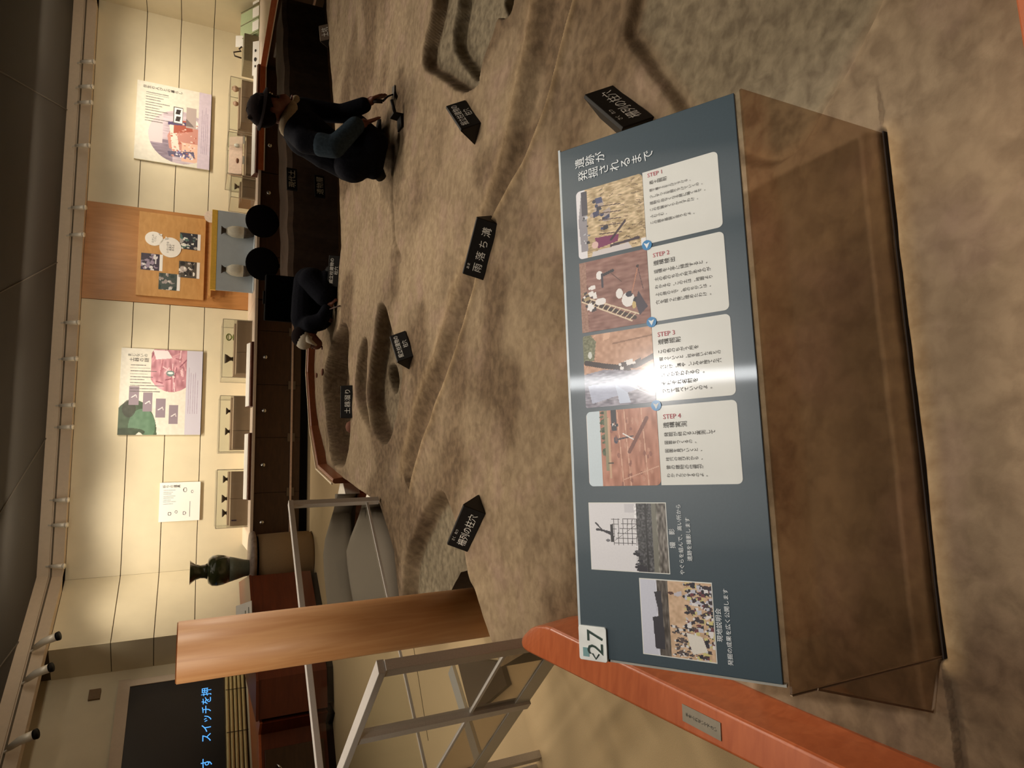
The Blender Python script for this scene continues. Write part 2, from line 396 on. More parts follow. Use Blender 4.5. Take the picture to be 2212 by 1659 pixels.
words = ['third from the right end', 'nearly above the right end of the girl panel', 'above the middle of the large right panel', 'above the left edge of the large right panel',
         'at the right edge of the brown wall strip', 'over the middle of the brown wall strip, lamp lit white', 'just left of the brown wall strip', 'above the right edge of the green poster',
         'above the left half of the green poster', 'over the left edge of the green poster', 'right one of the pair above the small white poster', 'left one of the pair above the small white poster', 'above the tall vase']
for (py, _), wd in zip(tl, words):
    s, z = sA(200 - py * .035, py, .55)
    a, zz, pw = plan[py]
    track_light(fa(s, .19, 3.22), AA, 'beige track spotlight ' + wd)
    spot(fa(a, 1.6, 3.25), fa(a, .0, 1.30), pw * 1.9, 84, 1.0, rad=.12)
    spot(fa(a, 1.0, 3.25), fa(a, .95, .8), pw * .9, 62, .9, rad=.1)  # added spots in front of the heads, for wall and counter
track_light(tuple(np.array(fa(9.0, .5, 3.22))), AC, 'beige track spotlight in the right corner of the hall', None, 0)
for py, px, lab in ((1405, 88, 'white track spotlight left of the wall corner, pointing down'), (1470, 100, 'larger white track spotlight with black ring near the small grille'), (1620, 40, 'white track spotlight at the far left, above the dark screen')):
    s, z = sB(px, py, .2)
    track_light(fb(s, .2, 3.16), AB, lab, fb(s + .1, -.1, 1.7), 9, True)
spot(fb(.6, 1.5, 3.2), fb(.6, 0, 1.25), 74, 76, 1.0, rad=.1); spot(fb(1.9, 1.6, 3.2), fb(2.2, .3, 1.2), 22, 75, .9)

for s_ in (1.6, 4.8, 8.0): area(fa(s_, 2.2, 3.05), fa(s_, 0, 3.25), 9, 2.8, .12)  # added fill strips that brighten the fascia, no fixtures there
area(fb(2.2, 2.2, 3.05), fb(2.2, 0, 3.25), 7, 2.8, .12)  # same added fill for the left fascia
# ---------------------------------------------------------------- wall posters
PM = print_mat('poster_print', .45)
def wall_thing(name, label, cat, s, off, z, group=None, frame='A'):
    return thing(name, label, cat, (fa if frame == 'A' else fb)(s, off, z), AA if frame == 'A' else AB, group)
M_edge = mat('poster_board_edge', (222, 214, 186), .6)
def textlines(c, x0, x1, y0, y1, n, col, w_=.008, al=.8, ragged=.35, vertical=False):
    for i in range(n):
        t = (i + .5) / n; e = 1 - ragged * rng.rand(); st = x0
        end = x0 + (x1 - x0) * e; x = st
        while x < end:
            L = .008 + .02 * rng.rand()
            if vertical: c.line(y0 + (y1 - y0) * t, x, y0 + (y1 - y0) * t, min(x + L, end), w_, col, al * (.6 + .4 * rng.rand()))
            else: c.line(x, y0 + (y1 - y0) * t, min(x + L, end), y0 + (y1 - y0) * t, w_, col, al * (.6 + .4 * rng.rand()))
            x += L + .004
# right poster
P1 = wall_thing('wall_poster', 'large white wall poster with a red garment picture, right of the brown strip', 'poster', 6.455, .05, 1.44)
MB().box(0, 1.34, 0, .04, 0, 1.085).build('backing_board', M_edge, P1)
c = Cv(190, 154, (232, 228, 212))
# artwork drawn in the poster's own axes: x right, y down
c.rect(0, .83, 1, 1, (214, 200, 212)); c.noise(.03, 4)
OV = (c.X - .36) ** 2 / .34 ** 2 + (c.Y - .60) ** 2 / .43 ** 2 < 1; OV &= c.Y < .83
base = c.a.copy()
c.rect(0, 0, 1, .83, (206, 190, 198)); c.rect(0, .2, .30, .5, (150, 136, 150)); c.noise(.12, 3, sx=1, sy=4)
c.rect(.25, .15, .8, .36, (224, 206, 208)); c.poly([(.2, .45), (.36, .42), (.52, .5), (.5, .83), (.12, .83)], (206, 148, 134))
c.poly([(.12, .5), (.5, .44), (.52, .52), (.14, .6)], (240, 226, 212)); c.poly([(.4, .5), (.56, .5), (.6, .72), (.46, .76)], (178, 98, 80))
c.rect(.06, .62, .3, .83, (236, 196, 172)); c.poly([(.1, .45), (.16, .43), (.2, .78), (.12, .8)], (104, 98, 122)); c.people(22, .1, .5, .2, .75, .012, [(126, 118, 170), (80, 74, 120), (236, 232, 240)])
c.poly([(.50, .42), (.54, .42), (.57, .72), (.53, .74)], (92, 82, 118)); c.ell(.56, .76, .06, .07, (248, 246, 238))
c.people(60, .1, .44, .6, .8, .012, [(214, 156, 140), (190, 112, 94), (236, 214, 202)])
c.a = np.where(OV[..., None], c.a, base)
c.rect(.53, .49, .745, .62, (110, 104, 100)); c.rect(.54, .497, .735, .613, (252, 250, 244))
for a_ in (.565, .655): c.poly([(a_, .515), (a_ + .06, .53), (a_ + .06, .59), (a_, .575)], (62, 56, 56))
c.rect(.50, .66, .77, .80, (188, 172, 166)); c.poly([(.52, .66), (.62, .66), (.52, .78)], (130, 118, 116))
textlines(c, .12, .46, .862, .872, 1, (96, 92, 86), .012, .75, .2, True)
for i in range(11):
    x = .84 - i * .034; textlines(c, .12, .44 - .06 * (i % 3), x, x + .01, 1, (96, 92, 86), .010, .75, .2, True)
textlines(c, .2, .85, .865, .97, 4, (150, 130, 156), .008, .7, .3)
c.mesh('printed_face', 1.34, 1.085, PM, P1, on_wall(0, -.003, 0))
lettering('弥\n生\nの\n人\nび\nと\nの\n暮\nら\nし', M_ink, P1, on_wall(1.255, -.006, .72), height=.56)
# left poster
P2 = wall_thing('wall_poster', 'large white wall poster with green and pink pictures, left of the brown strip', 'poster', 2.065, .05, 1.44)
MB().box(0, 1.33, 0, .04, 0, 1.12).build('backing_board', M_edge, P2)
c = Cv(190, 160, (226, 222, 208)); c.noise(.03, 4); c.rect(0, .80, 1, 1, (206, 202, 214))
base = c.a.copy(); OV = ((c.X - .80) ** 2 / .30 ** 2 + (c.Y - .62) ** 2 / .30 ** 2 < 1) & (c.Y < .80) & (c.Y > .36)
c.rect(0, 0, 1, 1, (196, 142, 152)); c.noise(.18, 5, sx=2, sy=1)
for i in range(26):
    x, y = .6 + .38 * rng.rand(), .36 + .42 * rng.rand(); c.line(x, y, x + .1 * rng.randn(), y + .1 * rng.rand(), .014, [(232, 196, 200), (150, 92, 106), (214, 160, 166), (176, 112, 124)][i % 4])
c.ell(.72, .60, .035, .05, (120, 140, 136)); c.ell(.725, .60, .014, .035, (236, 240, 236)); c.poly([(.88, .42), (.99, .38), (.99, .56), (.9, .62)], (238, 226, 226)); c.ell(.68, .64, .012, .015, (232, 222, 218))
c.a = np.where(OV[..., None], c.a, base)
G = ((c.X - .0) ** 2 / .40 ** 2 + (c.Y - .18) ** 2 / .28 ** 2 < 1)
c.put(G, (74, 92, 70)); c.put(G & (((c.X - .1) ** 2 / .2 ** 2 + (c.Y - .28) ** 2 / .16 ** 2) < 1), (98, 130, 104)); c.ell(.03, .12, .05, .2, (60, 70, 52), .8); c.ell(.30, .12, .10, .08, (58, 56, 48), .7)
c.noise(.05, 6, (0, 0, .4, .5)); c.poly([(.0, .21), (.035, .25), (.0, .30)], (226, 222, 208))
for (x, y) in ((.36, .115), (.29, .28), (.22, .44), (.145, .60)):
    c.rect(x - .02, y, x + .22 - .02, y + .115, (146, 132, 142)); c.line(x + .07, y + .03, x + .10, y + .08, .012, (226, 220, 220)); c.line(x + .10, y + .08, x + .07, y + .09, .01, (214, 206, 206))
for i in range(10):
    x = .80 - i * .034; textlines(c, .12, .30 + .14 * ((i * 7) % 5) / 4 + (.1 if i > 6 else 0), x, x + .01, 1, (96, 92, 88), .009, .8, .1, True)
textlines(c, .25, .80, .82, .96, 5, (150, 126, 152), .007, .75, .3)
c.mesh('printed_face', 1.33, 1.12, PM, P2, on_wall(0, -.003, 0))
lettering('ま\nじ\nな\nい\nの', M_ink, P2, on_wall(1.225, -.006, .90), height=.26)
lettering('土\n器\nの\n謎', M_ink, P2, on_wall(1.155, -.006, .88), height=.26)
# small poster
P3 = wall_thing('wall_poster', 'small white wall poster with line drawings above the left showcase', 'poster', .745, .04, 1.41)
MB().box(0, .59, 0, .03, 0, .56).build('backing_board', M_edge, P3)
c = Cv(90, 86, (250, 248, 240)); textlines(c, .10, .62, .45, .86, 2, (70, 66, 64), .01)
c = Cv(90, 86, (250, 248, 240))
for i in range(8): textlines(c, .10, .40 - .05 * (i % 3), .80 - i * .05, .81 - i * .05, 1, (110, 106, 104), .012, .8, .1, True)
for (x, y, r) in ((.75, .80, .04), (.8, .62, .06), (.2, .26, .05), (.24, .42, .04), (.2, .62, .05)): c.ell(x, y, r, r * .8, (60, 56, 56)); c.ell(x, y, r * .75, r * .55, (246, 244, 238))
c.line(.1, .75, .5, .75, .01, (80, 76, 76)); c.line(.3, .6, .3, .85, .01, (90, 86, 86))
c.mesh('printed_face', .59, .56, PM, P3, on_wall(0, -.003, 0))
lettering('祈\nり\nの\n道\n具', M_ink, P3, on_wall(.53, -.006, .40), height=.24)

# board on the brown wall strip: photographs and speech bubbles
s0, z0 = 4.235, 1.46
NB_ = wall_thing('notice_board', 'light wood notice board with four photographs and two white speech bubbles', 'notice board', s0, .06, z0)
MB().box(0, 1.36, 0, .045, 0, .95).build('board', M_board, NB_, bev=.004)
def bd(px, py): s, z = sA(px, py, .06); return s - s0, z - z0
def snapshot(q, pal, seed):
    x, z = bd(*q); r = np.random.RandomState(seed); c = Cv(30, 34, pal[0])
    for i in range(34): c.ell(r.rand(), r.rand() * .8, .03 + .12 * r.rand(), .03 + .10 * r.rand(), pal[r.randint(len(pal))])
    c.rect(0, .86, 1, 1, (246, 244, 238)); c.mesh('photograph', .27, .30, PM, NB_, on_wall(x - .135, -.004, z - .15))
snapshot((411, 522), [(60, 60, 66), (236, 236, 226), (180, 176, 170), (90, 120, 112)], 1); snapshot((328, 566), [(70, 62, 76), (230, 226, 226), (160, 146, 166), (60, 60, 70)], 2)
snapshot((409, 583), [(90, 84, 76), (246, 244, 236), (50, 48, 48), (200, 190, 184)], 3); snapshot((366, 609), [(80, 90, 86), (220, 218, 210), (60, 74, 70), (170, 160, 156)], 4)
def bubble(q, rx, rz, tail, txt):
    x, z = bd(*q); P = [(x + rx * math.cos(t), z + rz * math.sin(t)) for t in np.linspace(0, 2 * PI, 40)[:-1]]
    m = MB(); m.prism(P, -.012, 0, 'y'); tx, tz = bd(*tail); d = Vector((tx - x, tz - z)).normalized(); n = Vector((-d.y, d.x)) * .035
    b = Vector((x, z)) + d * min(rx, rz) * .85
    m.prism([(b.x + n.x, b.y + n.y), (tx, tz), (b.x - n.x, b.y - n.y)], -.012, 0, 'y'); o = m.build('speech_bubble', M_white, NB_)
    lettering(txt, M_ink, o, on_wall(x, -.014, z), width=rx * 1.1)
bubble((333, 516), .115, .125, (351, 506), 'むかしの\nくらし'); bubble((368, 535), .165, .155, (358, 511), 'いろいろな\n道具が\nあるよ')

# ---------------------------------------------------------------- display counter along the back wall
CZ, COFF = .785, 1.42          # height and depth of the counter
MIT = COFF / math.tan(math.radians(46))
def counter_run(name, label, s0, s1, face_joints, frame_rz=AA, loc=None, mr=0, ml=0):
    t = thing(name, label, 'cabinet', loc if loc is not None else fa(s0), frame_rz, 'display cabinets along the walls')
    L = s1 - s0
    def slab(off, z0, z1): return MB().prism([(0, 0), (0 + ml * off / COFF, -off), (L - mr * off / COFF, -off), (L, 0)][::-1], z0, z1, 'z')
    slab(COFF - .05, .12, CZ - .04).build('body', M_cabinet, t)
    slab(COFF - .12, 0, .12).build('plinth', M_black, t)
    slab(COFF + .02, CZ - .04, CZ).build('counter_top', M_counter, t, bev=.004)
    if mr or ml:
        MB().box(ml, L - mr, -COFF - .032, -COFF - .02, CZ - .07, CZ + .002).build('orange_edge', M_orange, t); MB().box(ml, L - mr, -COFF - .034, -COFF - .018, CZ - .085, CZ - .07).build('cream_edge', mat('cream_edge_strip', (240, 222, 190), .4), t)
    MB().box(ml, L - mr, -COFF + .0, -COFF + .05, .235, .262).build('metal_rail', mat('bright_metal_rail', (236, 208, 190), .3, .4), t)
    fs = [f - s0 for f in face_joints]
    for a, b in zip(fs[:-1], fs[1:]):
        d = MB().box(a + .004, b - .004, -COFF + .025, -COFF + .05, .268, CZ - .045).build('door', M_cabinet, t, bev=.002)
        if ml:
            MB().box(a + .25, b - .25, -COFF - .005, -COFF + .03, .60, .63).build('handle', mat('white_handle', (245, 245, 245), .25, .6), d); continue  # plain white bar handle
        return_h = MB(); return_h.lathe([(.012, 0), (.012, .02), (.030, .03), (.034, .045), (.024, .06), (0, .063)], 14)
        h = return_h.build('knob', M_chrome, d); h.rotation_euler = (PI / 2, 0, 0); h.location = ((a + b) / 2, -COFF + .025, .63)
        MB().box(b - .06, b + .06, -COFF + .005, -COFF + .024, .20, .30).build('latch', mat('steel_latch', (120, 106, 90), .4, .5), d)
        MB().box(a + .004, b - .004, -COFF + .03, -COFF + .05, .125, .23).build('lower_panel', M_cabinet, t)
    return t
sj = [sA(560, py, COFF)[0] for py in (1158, 1065, 945, 830, 713, 600)]
counter_run('display_cabinet', 'long dark brown display cabinet with round knobs, left of the black chairs', .33, 3.98, [.33] + sj[1:5] + [3.97])
counter_run('display_cabinet', 'dark brown display cabinet behind the two black chairs, centre of the back wall', 3.99, 5.96, [3.99, 4.65, 5.3, 5.96])
counter_run('display_cabinet', 'dark brown display cabinet behind the crouching worker, right of the black chairs', 5.97, 9.05, [5.97, 6.8, 7.66], mr=MIT)
# cabinet run on the right wall
counter_run('display_cabinet', 'dark brown display cabinet with long bright handles in the right corner of the hall', 0, 3.5, [MIT + .02, 2.2, 3.1], AC, tuple(p0), ml=MIT)
# slanted label stands along the counter front
M_standfront = mat('dark_brown_stand_front', (92, 44, 24), .4)
def label_stand(py0, py1, label, off=COFF + .0):
    a, _ = sA(542, py1, off); b, _ = sA(542, py0, off)
    t = thing('label_stand', label, 'label stand', fa(a, off, CZ), AA, 'label stands along the counter front')
    MB().prism([(-.012, 0), (-.012, .035), (.02, .045), (.16, .085), (.16, 0)], 0, b - a, 'x').build('stand', M_standfront, t)
    MB().prism([(.022, .0465), (.022, .0505), (.158, .0885), (.158, .0845)], .01, b - a - .01, 'x').build('label_plate', M_white, t)
    return t
label_stand(738, 878, 'dark brown label stand with white plate in front of the showcase with the green object')
label_stand(935, 1080, 'dark brown label stand with white plate between the two left showcases')
label_stand(255, 372, 'dark brown label stand with white plate behind the crouching worker')
label_stand(135, 245, 'dark brown label stand with white plate right of the worker\'s hat')

# showcases: clear covers, cloth plinths, exhibits
def showcase(py0, py1, off0, off1, ztop, label):
    a = sA(500, py1, off0)[0]; b = sA(500, py0, off0)[0]
    t = thing('showcase', label, 'showcase', fa(a, off0, CZ), AA, 'clear showcases on the back counter')
    L, D, H = b - a, off0 - off1, ztop - CZ
    for nm, bx in (('front_pane', (0, L, 0, .006, 0, H)), ('back_pane', (0, L, D - .006, D, 0, H)), ('side_pane', (0, .006, .006, D - .006, 0, H)), ('side_pane', (L - .006, L, .006, D - .006, 0, H)), ('top_pane', (.0, L, 0, D, H, H + .006))):
        MB().box(*bx).build(nm, M_glass, t)
    m = MB()
    for x in (0, L):
        for y in (0, D): m.beam((x, y, 0), (x, y, H), .008, .008)
    for y in (0, D): m.beam((0, y, H), (L, y, H), .008, .008)
    for x in (0, L): m.beam((x, 0, H), (x, D, H), .008, .008)
    m.build('edges', mat('acrylic_edge', (196, 184, 160), .3, .1), t)
    return a, b
def plinth(py0, py1, off0, off1, ztop, label, split=.5, step=.0):
    a = sA(515, py1, off0)[0]; b = sA(515, py0, off0)[0]
    t = thing('cloth_plinth', label, 'plinth', fa(a, off0, CZ), AA, 'cloth covered plinths in the showcases')
    L, D, H = b - a, off0 - off1, ztop - CZ
    MB().box(0, L * split - .004, 0, D * .5, 0, H * .90).build('front_box', M_cloth, t, bev=.004)
    MB().box(L * split, L, .0 + step, D * .5, 0, H * .90).build('front_box', M_cloth, t, bev=.004)
    MB().box(0, L, D * .5, D, 0, H).build('rear_step', M_cloth, t, bev=.004)
    return a, b
showcase(690, 815, 1.05, .45, 1.19, 'clear showcase with a green openwork object and a dark stemmed dish')
showcase(855, 976, 1.05, .45, 1.20, 'clear showcase with two dark dishes, in the middle of the left group')
showcase(1014, 1140, 1.05, .45, 1.21, 'clear showcase with three dark dishes, beside the tall vase')
showcase(165, 280, 1.05, .45, 1.19, 'clear showcase above the worker\'s hat')
showcase(285, 375, 1.05, .40, 1.20, 'clear showcase with a pink sloping board')
showcase(380, 425, 1.05, .45, 1.14, 'narrow clear showcase with a small dark cup, right of the grey jar board')
plinth(692, 806, .98, .5, 1.02, 'brown cloth plinth under the green openwork object', .40, .0)
plinth(856, 970, .98, .5, 1.04, 'brown cloth plinth under two dark dishes', .35)
plinth(1018, 1136, .98, .5, 1.05, 'brown cloth plinth under three dark dishes', .5)
plinth(170, 262, .98, .5, 1.05, 'grey brown cloth plinth with pale exhibits above the worker\'s hat', .6)
plinth(290, 372, .98, .62, .95, 'brown cloth plinth below the pink sloping board', .55)
plinth(378, 424, .98, .5, 1.0, 'brown cloth plinth under the small dark cup', .5)
M_pot = mat('dark_pottery', (70, 58, 44), .6, var=.2, scale=60); M_bronze = mat('green_bronze', (108, 112, 48), .5, .3, var=.25, scale=80)
M_pale = mat('pale_pottery', (196, 160, 134), .7, var=.12, scale=60)
def dish(py, off, z, label, r=.052, h=.06, m=M_pot, stem=True, grp='dark dishes on the showcase plinths'):
    s, _ = sA(490, py, off); t = thing('stemmed_dish', label, 'dish', fa(s, off, z), AA, grp)
    MB().lathe([(r * .45, 0), (r * .34, h * .25), (r * .42, h * .42)], 18).build('foot', m, t)
    MB().lathe([(r * .42, h * .42), (r * .8, h * .7), (r, h), (r * .92, h), (r * .7, h * .75), (0, h * .52)], 20).build('bowl', m, t)
    return t
dish(1035, .62, 1.05, 'dark dish, rightmost of the three beside the tall vase', .058, .065)
dish(1077, .62, 1.05, 'dark dish, middle of the three beside the tall vase', .062, .075)
dish(1108, .62, 1.05, 'dark dish, leftmost of the three beside the tall vase', .062, .065)
dish(888, .62, 1.04, 'dark dish, right one of two in the middle showcase', .055, .06)
dish(932, .62, 1.04, 'dark dish, left one of two in the middle showcase', .060, .065)
dish(775, .62, 1.02, 'dark tall stemmed dish beside the green openwork object', .075, .12)
dish(400, .62, 1.0, 'small dark cup in the narrow showcase right of the jar board', .05, .07)
s, _ = sA(490, 728, .62); t = thing('openwork_ornament', 'small green bronze openwork object on a brown plinth', 'ornament', fa(s, .62, 1.02), AA)
MB().lathe([(.05, 0), (.045, .012), (.012, .018), (.010, .04)], 16).build('base', M_bronze, t)
m = MB(); R_ = .05
m.tube([(R_ * math.cos(a), 0, .07 + R_ * math.sin(a) * .7) for a in np.linspace(0, 2 * PI, 17)], .009, 6)
for a in np.linspace(0, PI, 5): m.beam((R_ * math.cos(a), 0, .07 + R_ * .7 * math.sin(a)), (R_ * .2 * math.cos(a), 0, .07), .008, .008)
m.build('openwork', M_bronze, t)
def small_block(name, label, cat, px, py, off, z, dims, m, parts=None, bev=.002, grp=None):
    s, _ = sA(px, py, off); t = thing(name, label, cat, fa(s, off, z), AA, grp)
    MB().box(-dims[0] / 2, dims[0] / 2, 0, dims[1], 0, dims[2]).build('body', m, t, bev=bev); return t
# small things standing on the counter beside the showcases
def stone(px, py, label, sz=.06, m=M_pot):
    s, _ = sA(px, py, 1.15); t = thing('stone_tool', label, 'stone', fa(s, 1.15, CZ), AA, 'small dark exhibits on the counter')
    MB().ell((0, 0, sz * .5), (sz * .8, sz * .5, sz * .5), 12, 8).build('stone', m, t)
    MB().box(-sz, sz, -sz * .8, sz * .6, 0, .006).build('tray', M_white, t)
stone(526, 968, 'small dark exhibit left of the middle showcase'); stone(525, 1008, 'dark exhibit on a glass foot right of the dishes showcase', .07); stone(530, 1050, 'tiny dark exhibit before the three dishes', .03)
stone(528, 785, 'flat yellow exhibit on small feet before the green object', .06, mat('yellow_horn', (200, 178, 110), .5))
# vertical name label on the left plinth
small_block('price_tag', 'small dark violet tag on the left plinth', 'label', 490, 1125, 1.0, CZ + .15, (.02, .004, .07), mat('violet_tag', (60, 40, 60), .6))
# pink sloping board with two finds and white number plates
s, _ = sA(500, 372, .6); t = thing('sloping_board', 'pink sloping display board with two mounted finds in a showcase', 'display board', fa(s, .6, .96), AA)
L_ = sA(500, 290, .6)[0] - s
MB().prism([(.0, 0), (.0, .012), (.10, .20), (.12, .20), (.12, 0)], 0, L_, 'x').build('board', mat('pink_board', (214, 184, 164), .7), t)
MB().ell((L_ * .75, .03, .09), (.035, .02, .045), 10, 8).build('pale_find', M_white, t); MB().ell((L_ * .35, .03, .08), (.045, .02, .02), 10, 8).build('brown_find', mat('brown_find', (130, 84, 62), .6), t)
for k, py in enumerate((300, 344)):
    small_block('number_plate', ('right', 'left')[k] + ' white number plate below the pink sloping board', 'label', 515, py, 1.0, .955, (.13, .01, .028), M_white, grp='number plates below the pink board')
s, _ = sA(541, 350, 1.2); t = thing('oval_label', 'white oval label with black rim on the counter behind the worker', 'label', fa(s, 1.2, CZ), AA)
MB().prism([(.07 * math.cos(a), .03 + .03 * math.sin(a)) for a in np.linspace(0, 2 * PI, 24)[:-1]], 0, .01, 'y').build('rim', M_ink, t)
MB().prism([(.055 * math.cos(a), .03 + .021 * math.sin(a)) for a in np.linspace(0, 2 * PI, 24)[:-1]], -.004, 0, 'y').build('face', M_white, t)
for k, (py, r) in enumerate(((190, .05), (222, .04))):
    s, _ = sA(500, py, .7); t = thing('pale_pot', ('right', 'left')[k] + ' pale brown pot on the grey brown plinth', 'pot', fa(s, .7, 1.05), AA, 'pale pots on the plinth')
    MB().lathe([(r * .5, 0), (r, r * .9), (r * .9, r * 1.5), (r * .5, r * 1.9), (r * .6, r * 2.1)], 18).build('pot', M_pale, t)
# dark tray box, white price board, paper card, green showcase at the right end
s, _ = sA(525, 132, .9); t = thing('display_box', 'dark olive display box with a white label board, right part of the counter', 'display box', fa(s, .95, CZ), AA)
L_ = sA(525, 74, .9)[0] - s
MB().box(0, L_, 0, .5, 0, .22).build('box', mat('olive_box', (120, 112, 88), .35, .2), t, bev=.01)
s, _ = sA(545, 158, 1.2); t = thing('label_board', 'white label board with three small dark pictures on the right part of the counter', 'label board', fa(s, 1.2, CZ), AA)
L_ = sA(545, 84, 1.2)[0] - s
MB().prism([(0, 0), (0, .01), (.07, .10), (.08, .10), (.08, 0)], 0, L_, 'x').build('board', M_white, t)
for k, (x, r) in enumerate(((.26, .02), (.46, .035), (.72, .024))):
    o = MB().prism([(r * math.cos(a), r * .6 * math.sin(a)) for a in np.linspace(0, 2 * PI, 16)[:-1]], 0, .003, 'z').build('picture', M_ink, t); o.location = (x * L_, .036, .062); o.rotation_euler = (.9, 0, 0)
s, _ = sA(505, 76, .8); t = thing('white_card', 'blank white card standing on the olive display box', 'card', fa(s, .7, CZ + .222), AA)
MB().prism([(0, 0), (.0, .004), (.05, .11), (.054, .11), (.01, 0)], -.1, .1, 'x').build('card', M_white, t)
s, _ = sA(500, 108, .75); t = thing('iron_implement', 'small dark hooked iron implement on the olive display box', 'tool', fa(s, .75, CZ + .222), AA)
MB().tube([(-.10, 0, .02), (-.09, 0, .12), (-.03, 0, .14), (.02, 0, .03), (.05, 0, .06), (.10, 0, .02)], .012, 8).build('blade', M_pot, t)
s, _ = sA(522, 60, 1.0); t = thing('green_glass_case', 'green glass case with white cards at the right end of the counter', 'showcase', fa(s, 1.0, CZ), AA)
L_ = min(1.0, 8.98 - s); M_gg = mat('green_glass_panel', (176, 192, 150), .2, var=.03)
MB().prism([(0, 0), (0, .02), (.35, .26), (.5, .26), (.5, 0)], 0, L_, 'x').build('sloping_panel', M_gg, t)
for k in range(5): MB().beam((.02 + k * .24, -.003, .02), (.02 + k * .24, .35, .262), .012, .01).build('divider', mat('olive_frame', (130, 126, 96), .4), t)
for k in range(4): MB().prism([(-.012, .012), (-.012, .016), (.11, .10), (.11, .096)], .05 + k * .24, .22 + k * .24, 'x').build('card', M_white, t)

# jar exhibit in front of the brown wall strip
a = sA(500, 629, 1.0)[0]; b = sA(500, 458, 1.0)[0]
t = thing('exhibit_backdrop', 'upright grey blue board with a yellow top edge behind two white and black jars', 'display board', fa(a, 1.0, CZ), AA)
zt = sA(468, 540, 1.0)[1]; M_gb = mat('grey_blue_board', (196, 204, 208), .7, var=.03, scale=10)
MB().box(0, b - a, 0, .02, 0, zt - CZ).build('board', M_gb, t); MB().box(0, b - a, -.002, .05, zt - CZ, zt - CZ + .075).build('top_edge', mat('yellow_edge', (250, 196, 80), .5), t)
zj = sA(529, 500, 1.06)[1]
MB().box(0, b - a, -.20, 0, 0, .012).build('base_plate', M_gb, t)
for py, wd in ((497, 'right'), (581, 'left')):
    s, zt_ = sA(478, py, 1.08); zb = CZ + .012; H = zt_ - zb; r = .092
    j = thing('display_jar', wd + ' white jar with black foot and brown mouth, before the grey blue board', 'jar', fa(s, 1.08, zb), AA, 'jars before the grey blue board')
    MB().lathe([(.03, 0), (r * .5, H * .03), (r * .8, H * .18), (r * .93, H * .32)], 24).build('dark_base', M_pot, j)
    MB().lathe([(r * .93, H * .32), (r, H * .5), (r * .9, H * .68), (r * .6, H * .80), (r * .34, H * .86)], 24).build('white_body', mat('white_glaze', (226, 220, 200), .5, var=.08), j)
    MB().lathe([(r * .34, H * .86), (r * .42, H * .92), (r * .72, H), (r * .62, H), (r * .3, H * .9)], 24).build('mouth', M_pot, j)
# shelf and round clear dish on the notice board's lower edge
a, zz = sA(450, 640, .2); b, _ = sA(450, 470, .2)
t = thing('wooden_shelf', 'narrow wooden shelf below the notice board', 'shelf', fa(a, .26, 1.36), AA)
MB().box(0, b - a, 0, .19, 0, .035).build('board', M_board, t); MB().box(.02, b - a - .02, .15, .19, -.14, 0).build('rear_batten', M_brownwall, t)
s, zz = sA(456, 468, .3); t = thing('round_acrylic_sign', 'round clear acrylic sign at the right end of the shelf below the notice board', 'sign', fa(s, .30, zz), AA)
o = MB().prism([(.10 * math.cos(a_), .10 * math.sin(a_)) for a_ in np.linspace(0, 2 * PI, 32)[:-1]], 0, .01, 'y').build('disc', mat('frosted_acrylic', (226, 206, 186), .4, var=.1, scale=30), t)
MB().box(-.012, .012, .012, .03, -.30 if zz > 1.45 else -.1, 0).build('stem', M_glass, t)

# two black round-backed chairs before the counter
M_fab = mat('black_upholstery', (14, 11, 12), .9, var=.2, scale=120, spec=.08)
def chair(py, label):
    yy = 8.35; n = np.array([0, 1., 0]); pt = PL(530, py, (0, yy, 0), n); 
    t = thing('black_chair', label, 'chair', (pt[0], yy, 0), .12, 'black chairs before the back counter'); zt_ = pt[2]; R_ = .205
    m = MB(); m.ell((0, .0, zt_ - .19), (R_, .045, .19), 28, 14); m.build('backrest', M_fab, t)
    MB().box(-.21, .21, .03, .44, .42, .48).build('seat', M_fab, t, bev=.02)
    MB().beam((0, .035, .45), (0, .03, zt_ - .25), .05, .02).build('back_support', M_black, t)
    for x in (-.18, .18):
        for y in (.06, .40): MB().tube([(x, y, .43), (x * 1.1, y, 0)], .013, 8).build('leg', M_black, t)
chair(473, 'black chair with round back, in front of the right white jar'); chair(566, 'black chair with round back, in front of the left white jar')

# pedestal with the tall vase
PG = Zp(680, 1210, 0) + np.array([0, .3, 0]); PG[2] = 0
ptop = .81
t = thing('drum_pedestal', 'beige drum pedestal under the tall dark green vase', 'pedestal', tuple(PG), 0)
MB().lathe([(.30, .0), (.33, .04), (.335, .30), (.325, ptop - .10)], 40).build('drum', mat('beige_cloth_drum', (146, 118, 82), .85, var=.05, scale=90), t)
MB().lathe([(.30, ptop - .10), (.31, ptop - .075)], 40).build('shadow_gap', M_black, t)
MB().lathe([(.33, ptop - .075), (.37, ptop - .06), (.38, ptop - .03), (.355, ptop), (0, ptop)], 40).build('rim_plate', mat('mottled_stone_rim', (150, 132, 120), .5, var=.25, scale=20), t)
dd = PG[:2] / np.linalg.norm(PG[:2])
def zat(px, py, G):
    d = ray(px, py); k = np.dot(d[:2], G[:2]) / np.dot(d[:2], d[:2]); p = CAM + d * k; return p
vt = zat(410, 1236, PG); vb = zat(515, 1228, PG); VH = vt[2] - ptop
v_ = thing('tall_vase', 'tall dark green glazed vase with flared neck on the drum pedestal', 'vase', (float(vb[0]), float(vb[1]), ptop), 0)
k = VH / .70
M_vase = mat('dark_green_glaze', (66, 72, 44), .22, var=.30, scale=14, coat=.6)
MB().lathe([(.098 * k, 0), (.102 * k, .01 * k), (.11 * k, .06 * k), (.14 * k, .16 * k), (.162 * k, .24 * k)], 36).build('lower_body', mat('grey_green_band', (120, 124, 104), .4, var=.1), v_)
